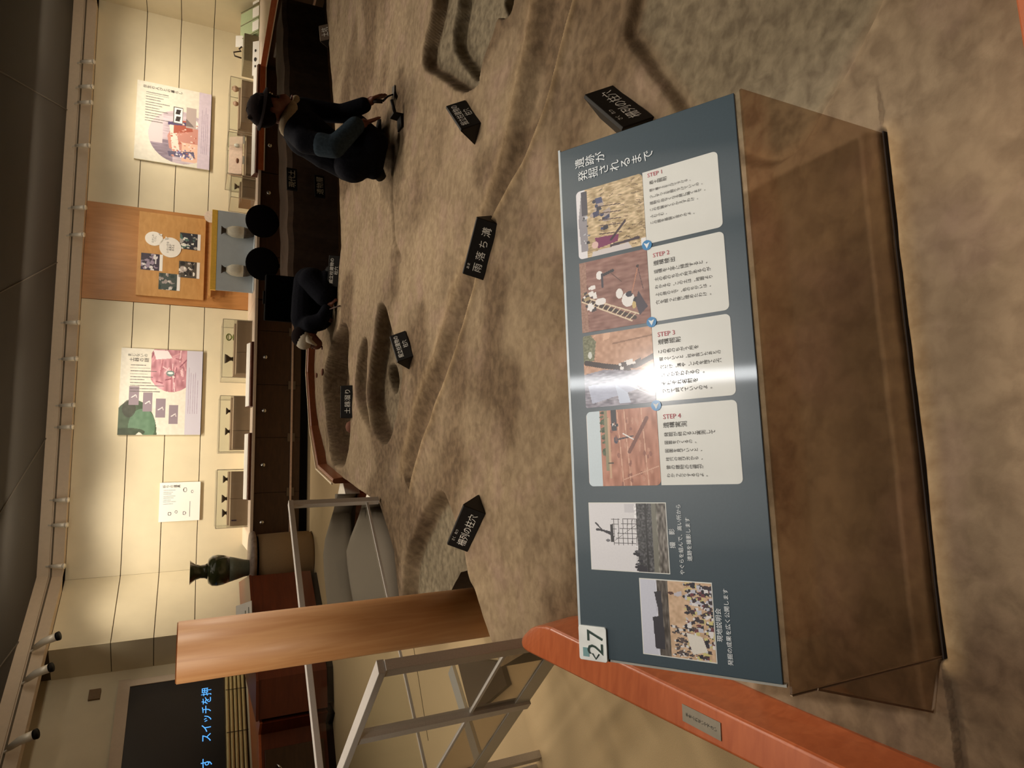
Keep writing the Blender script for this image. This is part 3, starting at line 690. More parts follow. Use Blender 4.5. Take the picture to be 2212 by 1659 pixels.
MB().lathe([(.162 * k, .24 * k), (.186 * k, .31 * k), (.197 * k, .38 * k), (.19 * k, .44 * k), (.155 * k, .485 * k), (.10 * k, .50 * k)], 36).build('shoulder', M_vase, v_)
MB().lathe([(.10 * k, .50 * k), (.086 * k, .53 * k), (.082 * k, .58 * k), (.10 * k, .64 * k), (.145 * k, .695 * k), (.155 * k, .70 * k), (.13 * k, .69 * k), (.07 * k, .6 * k)], 36).build('neck', M_vase, v_)

# red-brown bench cabinets along the left wall
def poly_cab(name, label, pts, z1, m, top=None):
    t = thing(name, label, 'cabinet', (float(pts[0][0]), float(pts[0][1]), 0), 0, 'display cabinets along the left side')
    P = [(p[0] - pts[0][0], p[1] - pts[0][1]) for p in pts]
    cx, cy = sum(p[0] for p in P) / len(P), sum(p[1] for p in P) / len(P)
    MB().prism([(cx + (p[0] - cx) * .985, cy + (p[1] - cy) * .985) for p in P], .08, z1 - .03, 'z').build('body', m, t)
    MB().prism([(cx + (p[0] - cx) * .94, cy + (p[1] - cy) * .94) for p in P], 0, .08, 'z').build('plinth', M_black, t)
    MB().prism(P, z1 - .03, z1, 'z').build('top', top or m, t, bev=.004)
    return t
b1, b2, b3, b4, b5, b6 = [Zp(*q, 0) for q in ((693, 1262), (699, 1314), (722, 1445), (724, 1528), (719, 1556), (728, 1660))]
bk = np.array(fb(.4, .05)); bk2 = np.array(fb(2.2, .12)); 
poly_cab('curved_bench_cabinet', 'red-brown bench cabinet between the drum pedestal and the wood-veneered screen', [b1 + np.array([.1, .35, 0]), b2, b3, b4, np.array(fb(2.05, .1)), bk], .84, M_redbrown)
b7 = b6 + (b6 - b5) / np.linalg.norm(b6 - b5) * 1.6
BCAB = poly_cab('bench_cabinet', 'red-brown bench cabinet with a dark door below the big dark screen', [b4 + np.array([-.02, -.01, 0]), b5, b6, b7, np.array(fb(4.4, .1)), np.array(fb(2.08, .1))], .80, M_redbrown, M_orange)
e_ = (b6 - b5) / np.linalg.norm(b6 - b5); ang = math.atan2(e_[1], e_[0])
leaf = MB().box(.05, .95, -.012, .012, .12, .74).build('door', M_cabinet, BCAB, bev=.003)
dn_ = np.array([e_[1], -e_[0], 0]); dn_ = dn_ * (1 if dn_ @ (-b5) > 0 else -1)
leaf.location = tuple(b5 + e_ * .12 + dn_ * .010 - np.array(BCAB.location)); leaf.rotation_euler = (0, 0, ang)
hd = MB(); sg_ = -1 if dn_ @ np.array([math.sin(ang), -math.cos(ang), 0]) > 0 else 1
hd.tube([(.22, sg_ * .01, .62), (.22, sg_ * .055, .62), (.25, sg_ * .065, .60), (.32, sg_ * .065, .55)], .014, 10); hd.build('handle', M_chrome, leaf)
# leaning white card on the bench
cdp = zat(545, 1330, b3 + np.array([-.2, .5, 0])); M_prn = M_white
t = thing('leaning_card', 'white printed card leaning on the bench beside the pedestal', 'card', (float(cdp[0]), float(cdp[1]), .84), .75)
MB().prism([(0, 0), (0, .006), (.10, .17), (.106, .17), (.012, 0)], -.19, .19, 'x').build('card', M_white, t)
for k in range(4): MB().box(-.15 + .02 * k, .12 - .03 * k, .018 + k * .022 - .004, .018 + k * .022, .032 + k * .036, .040 + k * .036).build('printed_line', mat('grey_print', (110, 116, 100), .7), t)

# dark screen on the left wall with lettering
a, zt_ = sB(281, 1484, -.54); _, zb = sB(483, 1455, -.54)
SW = 3.2
t = thing('projection_screen', 'big dark wall screen with glowing blue Japanese lettering', 'screen', fb(a + SW, -.54, zb), AB)
MB().box(0, SW, 0, .02, 0, zt_ - zb).build('screen_face', mat('dark_screen', (46, 42, 40), .35, var=.04, scale=8), t)
MB().box(-.1, SW + .12, -.012, .005, zt_ - zb, zt_ - zb + .14).build('upper_frame', M_fascia, t); MB().box(SW, SW + .10, -.012, .005, 0, zt_ - zb).build('side_frame', M_fascia, t)
M_blue = mat('blue_glow', (96, 176, 255), .5, emit=((90, 175, 255), 1.1), bump=0)
def scr(px, py): s, z = sB(px, py, -.53); return a + SW - s, z - zb
x1, z1 = scr(444, 1487); x0, z0 = scr(447, 1600)
lettering('スイッチを押', M_blue, t, on_wall((x0 + x1) / 2 , -.006, (z0 + z1) / 2), width=abs(x1 - x0) * 1.02)
x2, z2 = scr(446, 1648); lettering('す', M_blue, t, on_wall(x2, -.006, z2), width=.125)
# bamboo-like strip below the screen
a2, zt2 = sB(487, 1480, .0); _, zb2 = sB(528, 1500, .0)
t = thing('bamboo_screen', 'low cream bamboo-patterned strip between the dark screen and the bench', 'panel', fb(a2 + 2.4, .0, .81), AB)
Hs = max(.2, zt2 - .81); M_bam = wood('bamboo_cream', (214, 196, 140), (196, 176, 120), .5, 3, (2, 2, 14), 0)
MB().box(0, 2.55, .03, .06, 0, Hs).build('backing', mat('olive_gap', (112, 98, 60), .8), t)
for k in range(5):
    z = .02 + k * Hs / 5.2; MB().tube([(0, .01, z + Hs / 13), (1.2, .0, z + Hs / 13 + .004), (2.55, .01, z + Hs / 13)], Hs / 12.5, 10).build('bamboo_pole', M_bam, t)
for x in (.5, 1.7, 2.3): MB().beam((x, -.022, 0), (x + .01, -.022, Hs), .006, .004).build('binding', M_ink, t)
# small square grille
s, z = sB(205, 1500, -.55)
t = thing('wall_speaker_grille', 'small square brown grille high on the left wall', 'grille', fb(s, -.55, z - .06), AB)
MB().box(-.075, .075, -.012, .02, 0, .13).build('frame', mat('brown_grille', (128, 104, 72), .6), t)
for k in range(6): MB().box(-.062, .062, -.016, -.012, .014 + k * .018, .024 + k * .018).build('slat', mat('brown_grille', (128, 104, 72)), t)

# ---------------------------------------------------------------- excavation model (terrain)
TZ = .45
def W(pts, z=TZ): return np.array([Zp(*p, z)[:2] for p in pts])
def inside(P, x, y):
    m = np.zeros(x.shape, bool)
    for i in range(len(P)):
        x0, y0 = P[i]; x1, y1 = P[(i + 1) % len(P)]
        if y0 == y1: continue
        m ^= ((y >= min(y0, y1)) & (y < max(y0, y1)) & (x < (x1 - x0) * (y - y0) / (y1 - y0) + x0))
    return m
def dist(P, x, y, closed=True, nearest=False):
    best = np.full(x.shape, 1e9); nx = x.copy(); ny = y.copy()
    for i in range(len(P) - (0 if closed else 1)):
        x0, y0 = P[i]; x1, y1 = P[(i + 1) % len(P)]; dx, dy = x1 - x0, y1 - y0; L2 = dx * dx + dy * dy + 1e-12
        t = np.clip(((x - x0) * dx + (y - y0) * dy) / L2, 0, 1); qx, qy = x0 + t * dx, y0 + t * dy; d = np.hypot(x - qx, y - qy)
        k = d < best; best = np.where(k, d, best)
        if nearest: nx = np.where(k, qx, nx); ny = np.where(k, qy, ny)
    return (best, nx, ny) if nearest else best
def smooth(P, it=2):
    P = np.array(P)
    for _ in range(it):
        Q = np.roll(P, -1, 0); P = np.stack([.75 * P + .25 * Q, .25 * P + .75 * Q], 1).reshape(-1, 2)
    return P
def ss(t): t = np.clip(t, 0, 1); return t * t * (3 - 2 * t)
_g = {}
def vnoise(x, y, f, seed=0):
    if seed not in _g: _g[seed] = np.random.RandomState(100 + seed).rand(64, 64)
    g = _g[seed]; X_, Y_ = x * f, y * f; i, j = np.floor(X_).astype(int), np.floor(Y_).astype(int); u, v = ss(X_ - i), ss(Y_ - j)
    a, b, c_, d = g[i % 64, j % 64], g[(i + 1) % 64, j % 64], g[i % 64, (j + 1) % 64], g[(i + 1) % 64, (j + 1) % 64]
    return (a * (1 - u) + b * u) * (1 - v) + (c_ * (1 - u) + d * u) * v - .5
OUT = [(-.62, .36), (1.6, .70), (2.9, 2.2), (4.9, 5.5), (5.0, 7.1), (4.4, 7.22), (3.97, 7.06), (3.4, 6.82), (2.79, 6.5), (1.74, 5.98), (1.12, 5.78), (.98, 5.84), (.97, 6.42), (.60, 6.78), (.07, 6.80),
       (-.45, 6.45), (-.78, 6.01), (-.80, 5.39), (-.80, 4.13), (-1.02, 3.77), (-1.32, 3.60), (-1.36, 3.32), (-.91, 2.88), (-.81, 2.62), (-.93, 2.46), (-1.10, 2.26), (-.98, 2.08), (-.84, 1.93), (-.70, 1.0)]
basin = smooth(W([(1375, -120), (1352, 60), (1350, 100), (1400, 165), (1470, 250), (1560, 330), (1639, 367), (1690, 346), (1736, 312), (1779, 253), (1829, 177), (1871, 97), (1926, 0), (1960, -120)]))
pit2o = smooth(W([(940, -150), (937, 0), (925, 60), (912, 115), (914, 150), (935, 163), (960, 178), (990, 202), (1033, 190), (1035, 160), (1050, 110), (1070, 60), (1092, 0), (1120, -150)]), 1)
pit2i = smooth(W([(992, -150), (985, 0), (973, 60), (972, 105), (982, 125), (1000, 150), (1020, 175), (1034, 170), (1045, 110), (1070, 50), (1085, 0), (1110, -150)], .39), 1)
hole3 = smooth(W([(1056, -40), (1058, 10), (1066, 36), (1085, 46), (1103, 34), (1112, 0), (1112, -40)]))
pit6a = smooth(W([(820, 650), (832, 656), (841, 690), (852, 725), (869, 765), (872, 800), (866, 850), (858, 900), (846, 945), (832, 968), (812, 945), (800, 900), (795, 850), (800, 800), (808, 740), (812, 690)]))
pit6b = smooth(W([(790, 722), (799, 742), (795, 800), (794, 850), (800, 910), (805, 945), (780, 900), (766, 850), (772, 780), (780, 745)]))
pit6h = smooth(W([(838, 787), (850, 785), (858, 805), (859, 830), (852, 855), (840, 835), (835, 808)], .36))
pit7 = smooth(W([(748, 690), (755, 720), (752, 780), (757, 850), (758, 950), (748, 1005), (735, 1012), (715, 1000), (706, 905), (703, 830), (712, 760), (730, 710)]))
pit8 = smooth(W([(957, 1052), (973, 1083), (989, 1131), (1003, 1180), (1011, 1225), (1020, 1275), (990, 1400), (930, 1400), (880, 1370), (868, 1290), (870, 1225), (885, 1167), (909, 1112), (937, 1064)]))
ditch_near = W([(1262, -60), (1245, 0), (1200, 170), (1150, 310), (1100, 410), (1050, 500), (1020, 640), (985, 765), (950, 860), (912, 960), (893, 1020), (885, 1060)])
ditch_far = W([(1150, -60), (1135, 60), (1108, 180), (1090, 300), (1050, 420), (1000, 560), (955, 700), (925, 790), (897, 870), (876, 950), (866, 1020)])
def osm(P_):
    for _ in range(3):
        P_ = np.concatenate([P_[:1], np.stack([.75 * P_[:-1] + .25 * P_[1:], .25 * P_[:-1] + .75 * P_[1:]], 1).reshape(-1, 2), P_[-1:]])
    return P_
ditch_near, ditch_far = osm(ditch_near)[::2], osm(ditch_far)[::2]
ditch = np.concatenate([ditch_near, ditch_far[::-1]])
crack = W([(862, 190), (852, 215), (849, 300), (845, 420), (850, 520), (862, 560)])
slotline = np.array([Zp(1905, 283, TZ)[:2], Zp(2035, 1420, TZ)[:2]])
far_edge = np.array([(.88, 5.85), (1.12, 5.78), (1.74, 5.98), (2.79, 6.5), (3.4, 6.82), (3.97, 7.06), (5.0, 7.5)])
def relief(x, y):
    h = .012 * vnoise(x, y, 1.1, 1) + .010 * vnoise(x, y, 3.1, 2) + .006 * vnoise(x, y, 9, 3) + .0022 * vnoise(x, y, 23, 4)
    grey = np.zeros_like(x); damp_shade = np.zeros_like(x)
    def pit(P, depth, wd, g=1.0, gw=.03, wob=.012, pit_shade=0):
        lo, hi = P.min(0) - .12, P.max(0) + .12
        k = (x > lo[0]) & (x < hi[0]) & (y > lo[1]) & (y < hi[1])
        if not k.any(): return
        xx, yy_ = x[k], y[k]; wx = xx + wob * vnoise(xx, yy_, 7, 6); wy = yy_ + wob * vnoise(xx, yy_, 7, 7)
        m = inside(P, wx, wy); d = dist(P, wx, wy); s_ = np.where(m, d, -d)
        h[k] = h[k] - depth * ss(s_ / wd) + .005 * np.exp(-((s_ + .015) / .02) ** 2)
        grey[k] = np.maximum(grey[k], g * ss((s_ - wd * .6) / gw)); damp_shade[k] = np.maximum(damp_shade[k], pit_shade * ss(s_ / wd))  # shade of the pit walls is painted into the soil colour
    pit(basin, .026, .03, .85, .05, .03); pit(pit2o, .075, .026, .9, pit_shade=1); pit(pit2i, .065, .026, 1.0, pit_shade=1); pit(hole3, .30, .04, .5, pit_shade=1)
    pit(pit6a, .11, .036, .6, pit_shade=1); pit(pit6b, .075, .034, .4, pit_shade=1); pit(pit6h, .14, .02, .5, pit_shade=1); pit(pit7, .20, .03, .0, pit_shade=1); pit(pit8, .075, .05, .95, gw=.05)
    # eaves-drip ditch: sharp near lip, soft far side
    xw, yw = x + .03 * vnoise(x, y, 4.3, 10) + .01 * vnoise(x, y, 15, 12), y + .03 * vnoise(x, y, 4.3, 11)
    m = inside(ditch, xw, yw); dn = dist(ditch_near, xw, yw, False); df = dist(ditch_far, xw, yw, False)
    h = h - np.where(m, .05 * ss(dn / .03) * ss(df / .13), 0) + .012 * np.exp(-(dn / .025) ** 2)
    dc = dist(crack, x, y, False); h = h - .016 * np.exp(-(dc / .02) ** 2)
    ds = dist(slotline, x, y, False); side = (x - slotline[0][0]) * (slotline[1][1] - slotline[0][1]) - (y - slotline[0][1]) * (slotline[1][0] - slotline[0][0])
    h = h - .016 * np.exp(-(ds / .006) ** 2)
    sg = np.sign(side); nearr = sg < 0
    h = h - np.where(nearr, .014 * ss(ds / .045), 0) * ss((.60 - x) / .15)
    light = np.where(nearr, np.exp(-((ds - .014) / .016) ** 2), 0) * ss((.52 - x) / .08) * ss((x + .5) / .08)  # light caught on the slope before the slot, painted as paler soil
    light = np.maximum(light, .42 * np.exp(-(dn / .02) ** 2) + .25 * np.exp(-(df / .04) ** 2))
    h = h + .05 * np.exp(-((x - 3.0) / .8) ** 2 - ((y - 4.9) / .5) ** 2) + .03 * np.exp(-((x - .0) / .5) ** 2 - ((y - 6.4) / .4) ** 2)
    wall_shade = damp_shade; damp_shade = ss((vnoise(x, y, 1.7, 8) + .6 * vnoise(x, y, 5.3, 9) + .1) * 2.2) + .5 * np.where(m, ss((.5 - df) / .5), 0)  # random patches, plus the ditch darkened towards its far side
    damp_shade = np.maximum(damp_shade, wall_shade)
    return h, grey, np.clip(damp_shade, 0, 1), light
def ground(x, y):
    return TZ + float(relief(np.array([float(x)]), np.array([float(y)]))[0][0])
NJ, NI = 1050, 920
yy = .30 * (8.2 / .30) ** 0
ys = np.empty(NJ); ys[0] = .30
q_ = (8.1 / .60) ** (1 / (NJ - 1)); ys = .30 * 1.0 + (.30 * q_ ** np.arange(NJ) - .30) * (7.8 / (.30 * q_ ** (NJ - 1) - .30))
tt = np.linspace(-1.35, 1.6, NI)
GY, GT = np.meshgrid(ys, tt, indexing='ij'); GX = GT * (GY * .62 + .45)
OA = np.array(OUT); ins = inside(OA, GX, GY); dO, nxx, nyy = dist(OA, GX, GY, nearest=True)
cell = np.hypot(np.gradient(GX, axis=1), np.gradient(GY, axis=0)) * 1.1
snap = (~ins) & (dO < cell); GX = np.where(snap, nxx, GX); GY = np.where(snap, nyy, GY); ok = ins | snap
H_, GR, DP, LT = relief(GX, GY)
edge_d = dist(far_edge, GX, GY, False); H_ = H_ - np.where(edge_d < .12, .05 * (1 - edge_d / .12) ** 2, 0)
idx = np.arange(NJ * NI).reshape(NJ, NI)
kq = ok[:-1, :-1] & ok[1:, :-1] & ok[:-1, 1:] & ok[1:, 1:] & (ins[:-1, :-1] | ins[1:, :-1] | ins[:-1, 1:] | ins[1:, 1:])
fq = np.stack([idx[:-1, :-1][kq], idx[:-1, 1:][kq], idx[1:, 1:][kq], idx[1:, :-1][kq]], 1)
used = np.unique(fq); remap = -np.ones(NJ * NI, int); remap[used] = np.arange(len(used))
V = np.stack([GX.ravel()[used], GY.ravel()[used], TZ + H_.ravel()[used]], 1); fq = remap[fq]
me = bpy.data.meshes.new('soil_surface'); me.vertices.add(len(V)); me.vertices.foreach_set('co', V.astype('f').ravel())
me.loops.add(len(fq) * 4); me.loops.foreach_set('vertex_index', fq.astype('i').ravel()); me.polygons.add(len(fq))
me.polygons.foreach_set('loop_start', (np.arange(len(fq)) * 4).astype('i')); me.update(calc_edges=True)
me.polygons.foreach_set('use_smooth', np.ones(len(fq), bool))
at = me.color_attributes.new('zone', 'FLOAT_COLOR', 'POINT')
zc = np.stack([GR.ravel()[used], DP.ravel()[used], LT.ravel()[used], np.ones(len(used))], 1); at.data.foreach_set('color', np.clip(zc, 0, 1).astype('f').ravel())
# soil material: deposit colours plus painted pit shade and lit strip (tan base, grey pit fills, darker damp patches)
ms = bpy.data.materials.new('soil'); ms.use_nodes = True; N = ms.node_tree.nodes; L = ms.node_tree.links; B = N['Principled BSDF']
B.inputs['Roughness'].default_value = .92; B.inputs['Specular IOR Level'].default_value = .2
A = N.new('ShaderNodeAttribute'); A.attribute_name = 'zone'; sp = N.new('ShaderNodeSeparateColor'); L.new(A.outputs['Color'], sp.inputs[0])
tc = N.new('ShaderNodeTexCoord')
def noise_n(scale, det=6, dist_=0.):
    n = N.new('ShaderNodeTexNoise'); n.inputs['Scale'].default_value = scale; n.inputs['Detail'].default_value = det; n.inputs['Distortion'].default_value = dist_; L.new(tc.outputs['Object'], n.inputs[0]); return n
def ramp(src, cols, p=(.35, .65)):
    r = N.new('ShaderNodeValToRGB'); r.color_ramp.elements[0].position = p[0]; r.color_ramp.elements[1].position = p[1]
    r.color_ramp.elements[0].color = (*lin(cols[0]), 1); r.color_ramp.elements[1].color = (*lin(cols[1]), 1); L.new(src, r.inputs[0]); return r.outputs[0]
def mixc(f, a_, b_):
    m_ = N.new('ShaderNodeMix'); m_.data_type = 'RGBA'
    if isinstance(f, float): m_.inputs[0].default_value = f
    else: L.new(f, m_.inputs[0])
    L.new(a_, m_.inputs[6]); L.new(b_, m_.inputs[7]); return m_.outputs[2]
n1, n2, n3, n4 = noise_n(2.2, 6, .4), noise_n(9, 9, .5), noise_n(26, 10, .3), noise_n(5, 5)
basec = mixc(n2.outputs[0], ramp(n1.outputs[0], ((124, 106, 84), (162, 142, 114))), ramp(n3.outputs[0], ((122, 103, 81), (168, 147, 118))))
red = mixc(ramp(n4.outputs[0], ((0, 0, 0), (255, 255, 255)), (.52, .72)), basec, ramp(n3.outputs[0], ((142, 119, 101), (164, 140, 119))))
greyc = ramp(n3.outputs[0], ((106, 95, 77), (140, 128, 105)))
damp_shade_c = ramp(n3.outputs[0], ((84, 67, 49), (114, 93, 70)))
c1 = mixc(sp.outputs[1], red, damp_shade_c)
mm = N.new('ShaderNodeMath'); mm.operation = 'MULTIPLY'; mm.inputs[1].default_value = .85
L.new(sp.outputs[1], mm.inputs[0]); c1 = mixc(mm.outputs[0], red, damp_shade_c)
c2 = mixc(sp.outputs[0], c1, greyc)
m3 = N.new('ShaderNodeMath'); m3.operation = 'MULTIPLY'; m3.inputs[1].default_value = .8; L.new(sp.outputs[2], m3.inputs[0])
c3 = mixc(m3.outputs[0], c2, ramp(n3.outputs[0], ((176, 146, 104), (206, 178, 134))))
L.new(c3, B.inputs['Base Color'])
bu = N.new('ShaderNodeBump'); bu.inputs['Strength'].default_value = .5; bu.inputs['Distance'].default_value = .004
nb = noise_n(55, 12); L.new(nb.outputs[0], bu.inputs['Height']); L.new(bu.outputs[0], B.inputs['Normal'])
me.materials.append(ms)
EXC = thing('excavation_model', 'life-size brown soil model of an archaeological excavation with grey pits and a ditch', 'model', (0, 0, 0))
link('soil_surface', me, EXC)
# vertical sides of the model
m = MB(); n = len(OUT)
for i in range(n):
    (x0, y0), (x1, y1) = OUT[i], OUT[(i + 1) % n]
    K = max(1, int(math.hypot(x1 - x0, y1 - y0) / .05))
    for k in range(K):
        a_, b_ = k / K, (k + 1) / K
        pa = (x0 + (x1 - x0) * a_, y0 + (y1 - y0) * a_); pb = (x0 + (x1 - x0) * b_, y0 + (y1 - y0) * b_)
        za, zb_ = ground(*pa) - .001, ground(*pb) - .001
        m.add([(pa[0], pa[1], .0), (pb[0], pb[1], .0), (pb[0], pb[1], zb_), (pa[0], pa[1], za)], [(0, 1, 2, 3)])
m.build('side_wall', mat('dark_soil_side', (62, 46, 30), .9, var=.2, scale=30), EXC)
dp_ = [Zp(*q, .03)[:2] for q in ((985, 1418), (1080, 1430), (1095, 1480), (1018, 1548))]
MB().prism([tuple(p) for p in dp_][::-1], .001, .03, 'z').build('dark_floor_plinth', mat('dark_soil_side', (62, 46, 30)), EXC)
# soil section (dark cut face) beyond the far edge
sec_front = [(.96, 6.62), (1.7, 6.86), (2.6, 7.25), (3.6, 7.72), (4.5, 8.18)]
m = MB(); NR = 60
def lerp_path(P, t):
    k = t * (len(P) - 1); i = min(int(k), len(P) - 2); u = k - i; return P[i][0] * (1 - u) + P[i + 1][0] * u, P[i][1] * (1 - u) + P[i + 1][1] * u
vs = []; 
for i in range(NR + 1):
    x, y = lerp_path(sec_front, i / NR); j = .008 * math.sin(i * 1.3)
    zt_ = .76 + .006 * math.sin(i * .7)
    for (dy, z) in ((-.02 + j, 0), (j, zt_ - .05), (.03 + j, zt_), (.40 + j, zt_ + .02), (.80, zt_ - .02), (.83, 0)): vs.append((x - dy * .42, y + dy * .9, z))
fs = [(i * 6 + k, (i + 1) * 6 + k, (i + 1) * 6 + k + 1, i * 6 + k + 1) for i in range(NR) for k in range(5)] + [tuple(range(6))[::-1], tuple(NR * 6 + k for k in range(6))]
m.add(vs, fs); 
t = thing('soil_section', 'dark earth bank with a cut face behind the excavation model, carrying two small black signs', 'model', (0, 0, 0))
m.build('earth_bank', mat('dark_section_soil', (66, 47, 30), .95, var=.25, scale=14, bump=.4), t)
MB().prism([(.95, 5.95), (1.74, 6.1), (2.79, 6.6), (3.97, 7.15), (4.4, 7.3), (4.5, 8.1), (3.6, 7.75), (.96, 6.6)], .0, .12, 'z').build('trench_bottom', mat('dark_section_soil', (74, 56, 36)), t)

# ---------------------------------------------------------------- sign blocks
M_signink = mat('sign_white_ink', (255, 253, 245), .7, var=.01, bump=0)
M_signend = mat('sign_end_dark', (20, 15, 12), .5)
def tent(px, py, yaw, text, label, w_=.262, ruby=None, d=.10, h=.085, two=False, grey=False):
    p = Zp(px, py, TZ); zz = ground(p[0], p[1]) - .004
    t = thing('sign_block', label, 'sign', (float(p[0]), float(p[1]), zz), math.radians(yaw), 'black lettered sign blocks on the excavation model')
    mf = mat('grey_sign_face', (120, 104, 90), .4) if grey else M_signblk
    MB().prism([(0, 0), (0, .006), (.045, h), (.055, h), (d, .006), (d, 0)], 0, w_, 'x').build('block', mf, t, bev=.0015)
    for x in (-.0008, w_ + .0008): MB().add([(x, .001, .002), (x, .05, h - .002), (x, d - .001, .002)], [(0, 1, 2) if x > 0 else (2, 1, 0)]).build('end_face', M_signend, t)
    sl = math.atan2(h - .006, .045); 
    def face(u, v): # u along, v up the slanted face
        return Matrix.Translation((u, -.0012 + v * math.cos(sl), .006 + v * math.sin(sl))) @ Matrix.Rotation(sl, 4, 'X')
    FH = math.hypot(.045, h - .006)
    if two:
        lettering(text[0], M_signink, t, face(w_ * .5, FH * .70), width=w_ * .82); lettering(text[1], M_signink, t, face(w_ * .52, FH * .25), width=w_ * .26)
    else:
        lettering(text, M_signink, t, face(w_ * .5, FH * .42), width=w_ * (.78 if len(text) > 4 else .74 if len(text) > 3 else .6))
        if ruby: lettering(ruby, M_signink, t, face(w_ * (.30 if len(ruby) > 2 else .17), FH * .85), width=w_ * (.28 if len(ruby) > 2 else .10))
    return t
tent(1038, 265, 49.4, ('掘立柱建物の', '柱穴'), 'black sign block with two text lines below the stepped pit at the right', .275, two=True)
tent(894, 769, 49.8, ('掘立柱建物の', '柱穴'), 'black sign block with two text lines beside the oval grey pit in the middle', .235, two=True)
tent(1412, 252, 50.5, '柵列の柱穴', 'black sign block partly behind the upper right corner of the blue information panel', .262, ruby='さく　れつ')
tent(1040, 605, -33.2, '雨 落 ち 溝', 'black sign block with four characters lying on the ditch in the middle of the model', .255, ruby='あま')
tent(1012, 1192, -40.7, '柵列の柱穴', 'black sign block with five characters at the grey pit beside the wooden column', .265, ruby='さく　れつ')
tent(731, 620, -8, ('掘立柱建物の', '柱穴'), 'black sign block with two text lines at the far edge, beside the kneeling dark figure', .265, two=True)
tent(761, 902, 8, '土器溜り', 'black sign block at the far dark pit with pottery pieces', .25)
tent(711, 84, 30, '土坑', 'small grey sign block at the far right edge of the model', .24, grey=True)
for (px, py, txt, lab) in ((632, 410, '現代土', 'upper small black sign on the dark earth bank, behind the crouching worker'), (692, 425, '遺物層', 'lower small black sign on the dark earth bank, behind the crouching worker')):
    p = PL(px, py, (2.2, 7.02, 0), np.array([-.42, .9, 0]) / .993)
    t = thing('section_sign', lab, 'sign', (float(p[0]), float(p[1]) - .05, float(p[2])), .40, 'small black signs on the earth bank')
    MB().box(-.015, .25, 0, .02, -.04, .06).build('plate', M_black, t); lettering(txt, mat('dim_white_print', (200, 190, 160), .6), t, on_wall(.118, -.002, .01), width=.21)
# pottery pieces in the far pit
M_sherd = mat('reddish_pottery', (124, 78, 58), .8, var=.15, scale=60)
def sherd(px, py, r, label, k):
    p = Zp(px, py, TZ - .1); z = ground(p[0], p[1])
    t = thing('pottery_piece', label, 'pottery', (float(p[0]), float(p[1]), z), k, 'pottery pieces in the far pit')
    if k == 0: MB().lathe([(r * .4, 0), (r * .95, r * .5), (r, r * .9), (r * .6, r * 1.5), (.0, r * 1.7)], 16).build('pot', M_sherd, t)
    else: MB().ell((0, 0, r * .25), (r, r * .7, r * .35), 10, 6).build('sherd', M_sherd, t)
sherd(746, 922, .06, 'round reddish pot lying in the far pit left of its sign', 0)
for k, (px, py, r) in enumerate(((742, 788, .045), (748, 800, .03), (728, 805, .035), (716, 812, .03), (744, 812, .03))):
    sherd(px, py, r, ('reddish pottery sherd at the near rim of the far pit', 'tiny reddish sherd next to the near rim of the far pit', 'dull red sherd on the floor of the far pit', 'small dull red sherd at the back of the far pit', 'thin reddish sherd right of the far pit sign')[k], k + 1)

# ---------------------------------------------------------------- orange wooden border
def cap(name, label, outer, inner, zt=.55, zi=.455, width_in=.05, round_start=False, m_r=None):
    t = thing(name, label, 'border', (0, 0, 0), 0, 'orange wooden borders of the excavation model')
    m_ = MB(); rings = []; O = [Vector(p) for p in outer]; I = [Vector(p) for p in inner]; K = len(O)
    def ring(o, i, k=1.0, sh=0.):
        d = (i - o); u = d.normalized(); c_ = (o + i) / 2
        pts = [(o.x, o.y, .0), (o.x, o.y, zt - .02)] 
        pts += [(o.x + u.x * .008, o.y + u.y * .008, zt - .004), (o.x + u.x * .02, o.y + u.y * .02, zt)]
        pts += [(i.x - u.x * .012, i.y - u.y * .012, zt), (i.x, i.y, zt - .006)]
        e = i + u * width_in; pts += [(e.x, e.y, zi), (e.x, e.y, .0)]
        cx_, cy_ = c_.x + sh * 0, c_.y
        return [((x - cx_) * k + cx_, (y - cy_) * k + cy_, z if k == 1 else z) for (x, y, z) in pts]
    for j in range(K): rings.append(ring(O[j], I[j]))
    if round_start:
        dirv = (O[0] - O[1]).normalized(); R_ = (I[0] - O[0]).length * .55; base = rings[0]; add = []
        for a_ in np.linspace(PI / 2, .12, 7):
            k = math.cos(PI / 2 - a_); ad = R_ * (1 - math.sin(a_)) if 0 else R_ * math.cos(a_)
            cx_ = sum(p[0] for p in base) / 8; cy_ = sum(p[1] for p in base) / 8
            add.append([((x - cx_) * math.sin(a_) + cx_ + dirv.x * ad, (y - cy_) * math.sin(a_) + cy_ + dirv.y * ad, z - (.022 * (1 - math.sin(a_)) if z > .3 else 0)) for (x, y, z) in base])
        rings = add[::-1] + rings
    vs = [p for r in rings for p in r]; nr = len(rings)
    fs = [(i * 8 + k, i * 8 + (k + 1) % 8, (i + 1) * 8 + (k + 1) % 8, (i + 1) * 8 + k) for i in range(nr - 1) for k in range(8)] + [tuple(range(8))[::-1], tuple((nr - 1) * 8 + k for k in range(8))]
    m_.add(vs, fs); o = m_.build('wooden_rail', m_r or M_orange, t, bev=.003); return t
o0, o1, o2 = Zp(1136, 1410, .55)[:2], Zp(1628, 1659, .55)[:2], None
i0, i1 = Zp(1190, 1356, .55)[:2], Zp(1819, 1659, .55)[:2]
dO_ = (o1 - o0) / np.linalg.norm(o1 - o0); dI_ = (i1 - i0) / np.linalg.norm(i1 - i0)
corner_o = o1 + dO_ * .62; corner_i = i1 + dI_ * .30
LB = cap('border_rail', 'orange wooden border rail with a small grey notice, left side of the model', [tuple(o0), tuple((o0 + o1) / 2), tuple(o1), tuple(corner_o)], [tuple(i0), tuple((i0 + i1) / 2), tuple(i1), tuple(corner_i)], round_start=True)
